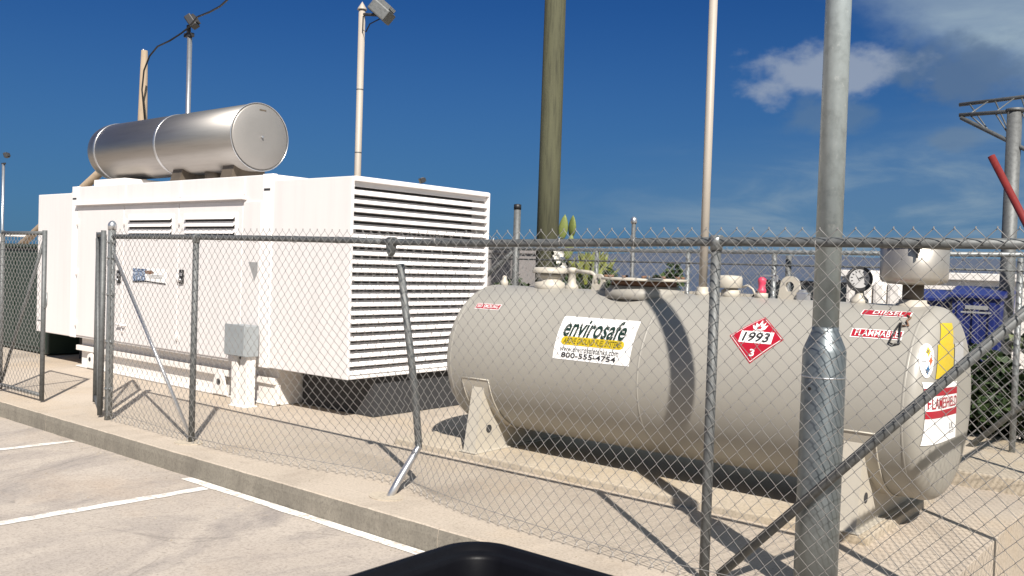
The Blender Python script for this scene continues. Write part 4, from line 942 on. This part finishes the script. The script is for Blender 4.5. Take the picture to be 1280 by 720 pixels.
# dark car
def car(label, x0, x1, y, top):
    L_ = x1-x0; g0 = -.42; t = thing('parked_car', label, 'car', ((x0+x1)/2, y+.85, g0)); h = top-g0
    low = [(x0, g0+.3), (x0+.03, g0+.62*h), (x0+.95, g0+.66*h), (x1-.5, g0+.67*h), (x1-.02, g0+.60*h), (x1, g0+.3), (x1-.1, g0+.2), (x0+.1, g0+.2)]
    MB().prism(low, 'y', y, y+1.7).build('body', M['car'], t)
    MB().prism([(x0+.9, g0+.655*h), (x0+1.5, top), (x1-1.2, top), (x1-.45, g0+.655*h)], 'y', y+.12, y+1.58).build('cabin', M['car'], t)
    for (a, b, c_, d) in ((x0+1.1, x0+1.56, x0+2.2, x0+2.2), (x0+2.28, x0+2.28, x1-1.3, x1-.8)):
        MB().prism([(a, g0+.69*h), (b, top-.06), (c_, top-.06), (d, g0+.69*h)], 'y', y+.112, y+.118).build('window', M['glass'], t)
    for x in (x0+.75, x1-.8):
        wv = MB().lathe([(.31, -.1), (.33, -.08), (.33, .08), (.31, .1)], (x, y+.1, g0+.33), 'y', 24).build('wheel', M['black'], t); MB().lathe([(.2, 0), (.19, -.01), (.05, -.02)], (x, y+.0, g0+.33), 'y', 20).build('rim', M['galv'], wv)
    MB().bbox(x0-.012, x0+.08, y+.1, y+.4, g0+.5*h, g0+.58*h, .01).build('headlight', M['s_white'], t)
    MB().bbox(x0+1.55, x0+1.75, y-.16, y-.02, g0+.68*h, g0+.77*h, .02).build('wing_mirror', M['galv_b'], t)
p0, p1 = ony(938, 350, 12.2), ony(1000, 351, 12.2)
car('dark car parked beyond the rear fence, showing between red valve and pole', p0.x-1.3, p0.x+2.8, 12.2, p1.z)
# dark green cabinet at the left
cab = thing('metal_cabinet', 'big dark green box behind the left gate leaf', 'cabinet', (-15.6, 6.7, 0))
MB().bbox(-17.6, -14.1, 6.13, 7.6, .02, 1.64, .015).build('cabinet_body', M['green'], cab); MB().bbox(-17.65, -14.05, 6.08, 7.65, 1.642, 1.70, .01).build('cabinet_roof', M['green'], cab)
for x in (-17.5, -16.4, -15.28): MB().bbox(x, x+1.07, 6.112, 6.128, .1, 1.58, .006).build('door', M['green'], cab)
# pale rail behind it
r_ = thing('guard_rail', 'thin pale rail beyond the dark green box', 'rail', (-19, 9.6, 0))
a, b = ony(0, 293.5, 9.6), ony(36, 295, 9.6)
MB().tube([a+(a-b)*1.5, b], .035, 10).build('rail', M['s_white'], r_)
for k in (0, .5, 1, 1.7): q = a+(a-b)*k; MB().tube([(q.x, 9.6, 0), (q.x, 9.6, q.z)], .03, 8).build('post', M['s_white'], r_)

# ================================================================ BLACK BIN BY THE CAMERA
bn = thing('black_bin', 'open black plastic bin in front of the kerb, at the bottom edge', 'bin', (-1.0, 1.2, KZ))
BX0, BX1, BY0, BY1, BZ = -1.64, -.62, .72, 1.872, .845
def rr(x0, x1, y0, y1, r, n=10):
    p = []
    for (cx, cy, a0) in ((x1-r, y1-r, 0), (x0+r, y1-r, pi/2), (x0+r, y0+r, pi), (x1-r, y0+r, 3*pi/2)):
        for i in range(n+1): a = a0+pi/2*i/n; p.append((cx+r*cos(a), cy+r*sin(a)))
    return p
def loops(ls, mat, name):
    m = MB(); n = len(ls[0][0]); vs = [(x, y, z) for (l, z) in ls for (x, y) in l]
    m.add(vs, [(i*n+j, i*n+(j+1) % n, (i+1)*n+(j+1) % n, (i+1)*n+j) for i in range(len(ls)-1) for j in range(n)], 0, True); return m.build(name, mat, bn)
def ins(k, r=.125): return rr(BX0+k, BX1-k, BY0+k, BY1-k, max(.02, r-k*.6))
loops([(ins(0), BZ-.055), (ins(-.004), BZ-.02), (ins(.004), BZ-.004), (ins(.018), BZ), (ins(.034), BZ-.004), (ins(.040), BZ-.014), (ins(.048), BZ-.018), (ins(.062), BZ-.018), (ins(.068), BZ-.03), (ins(.073), BZ-.10)], M['bin'], 'rim')
loops([(ins(.012), BZ-.056), (ins(.03), BZ-.06), (ins(.05), .3), (ins(.09), KZ+.12), (ins(.11), KZ+.1)], M['bin'], 'body')
loops([(ins(.074), BZ-.09), (ins(.085), BZ-.3), (ins(.12), KZ+.16), (ins(.3), KZ+.15), (ins(.41), KZ+.15)], M['bin'], 'liner')
for x in (BX0+.17, BX1-.17):
    for y in (BY0+.18, BY1-.18): MB().lathe([(.06, -.02), (.062, .02)], (x, y, KZ+.062), 'x', 16).build('wheel', M['black'], bn)
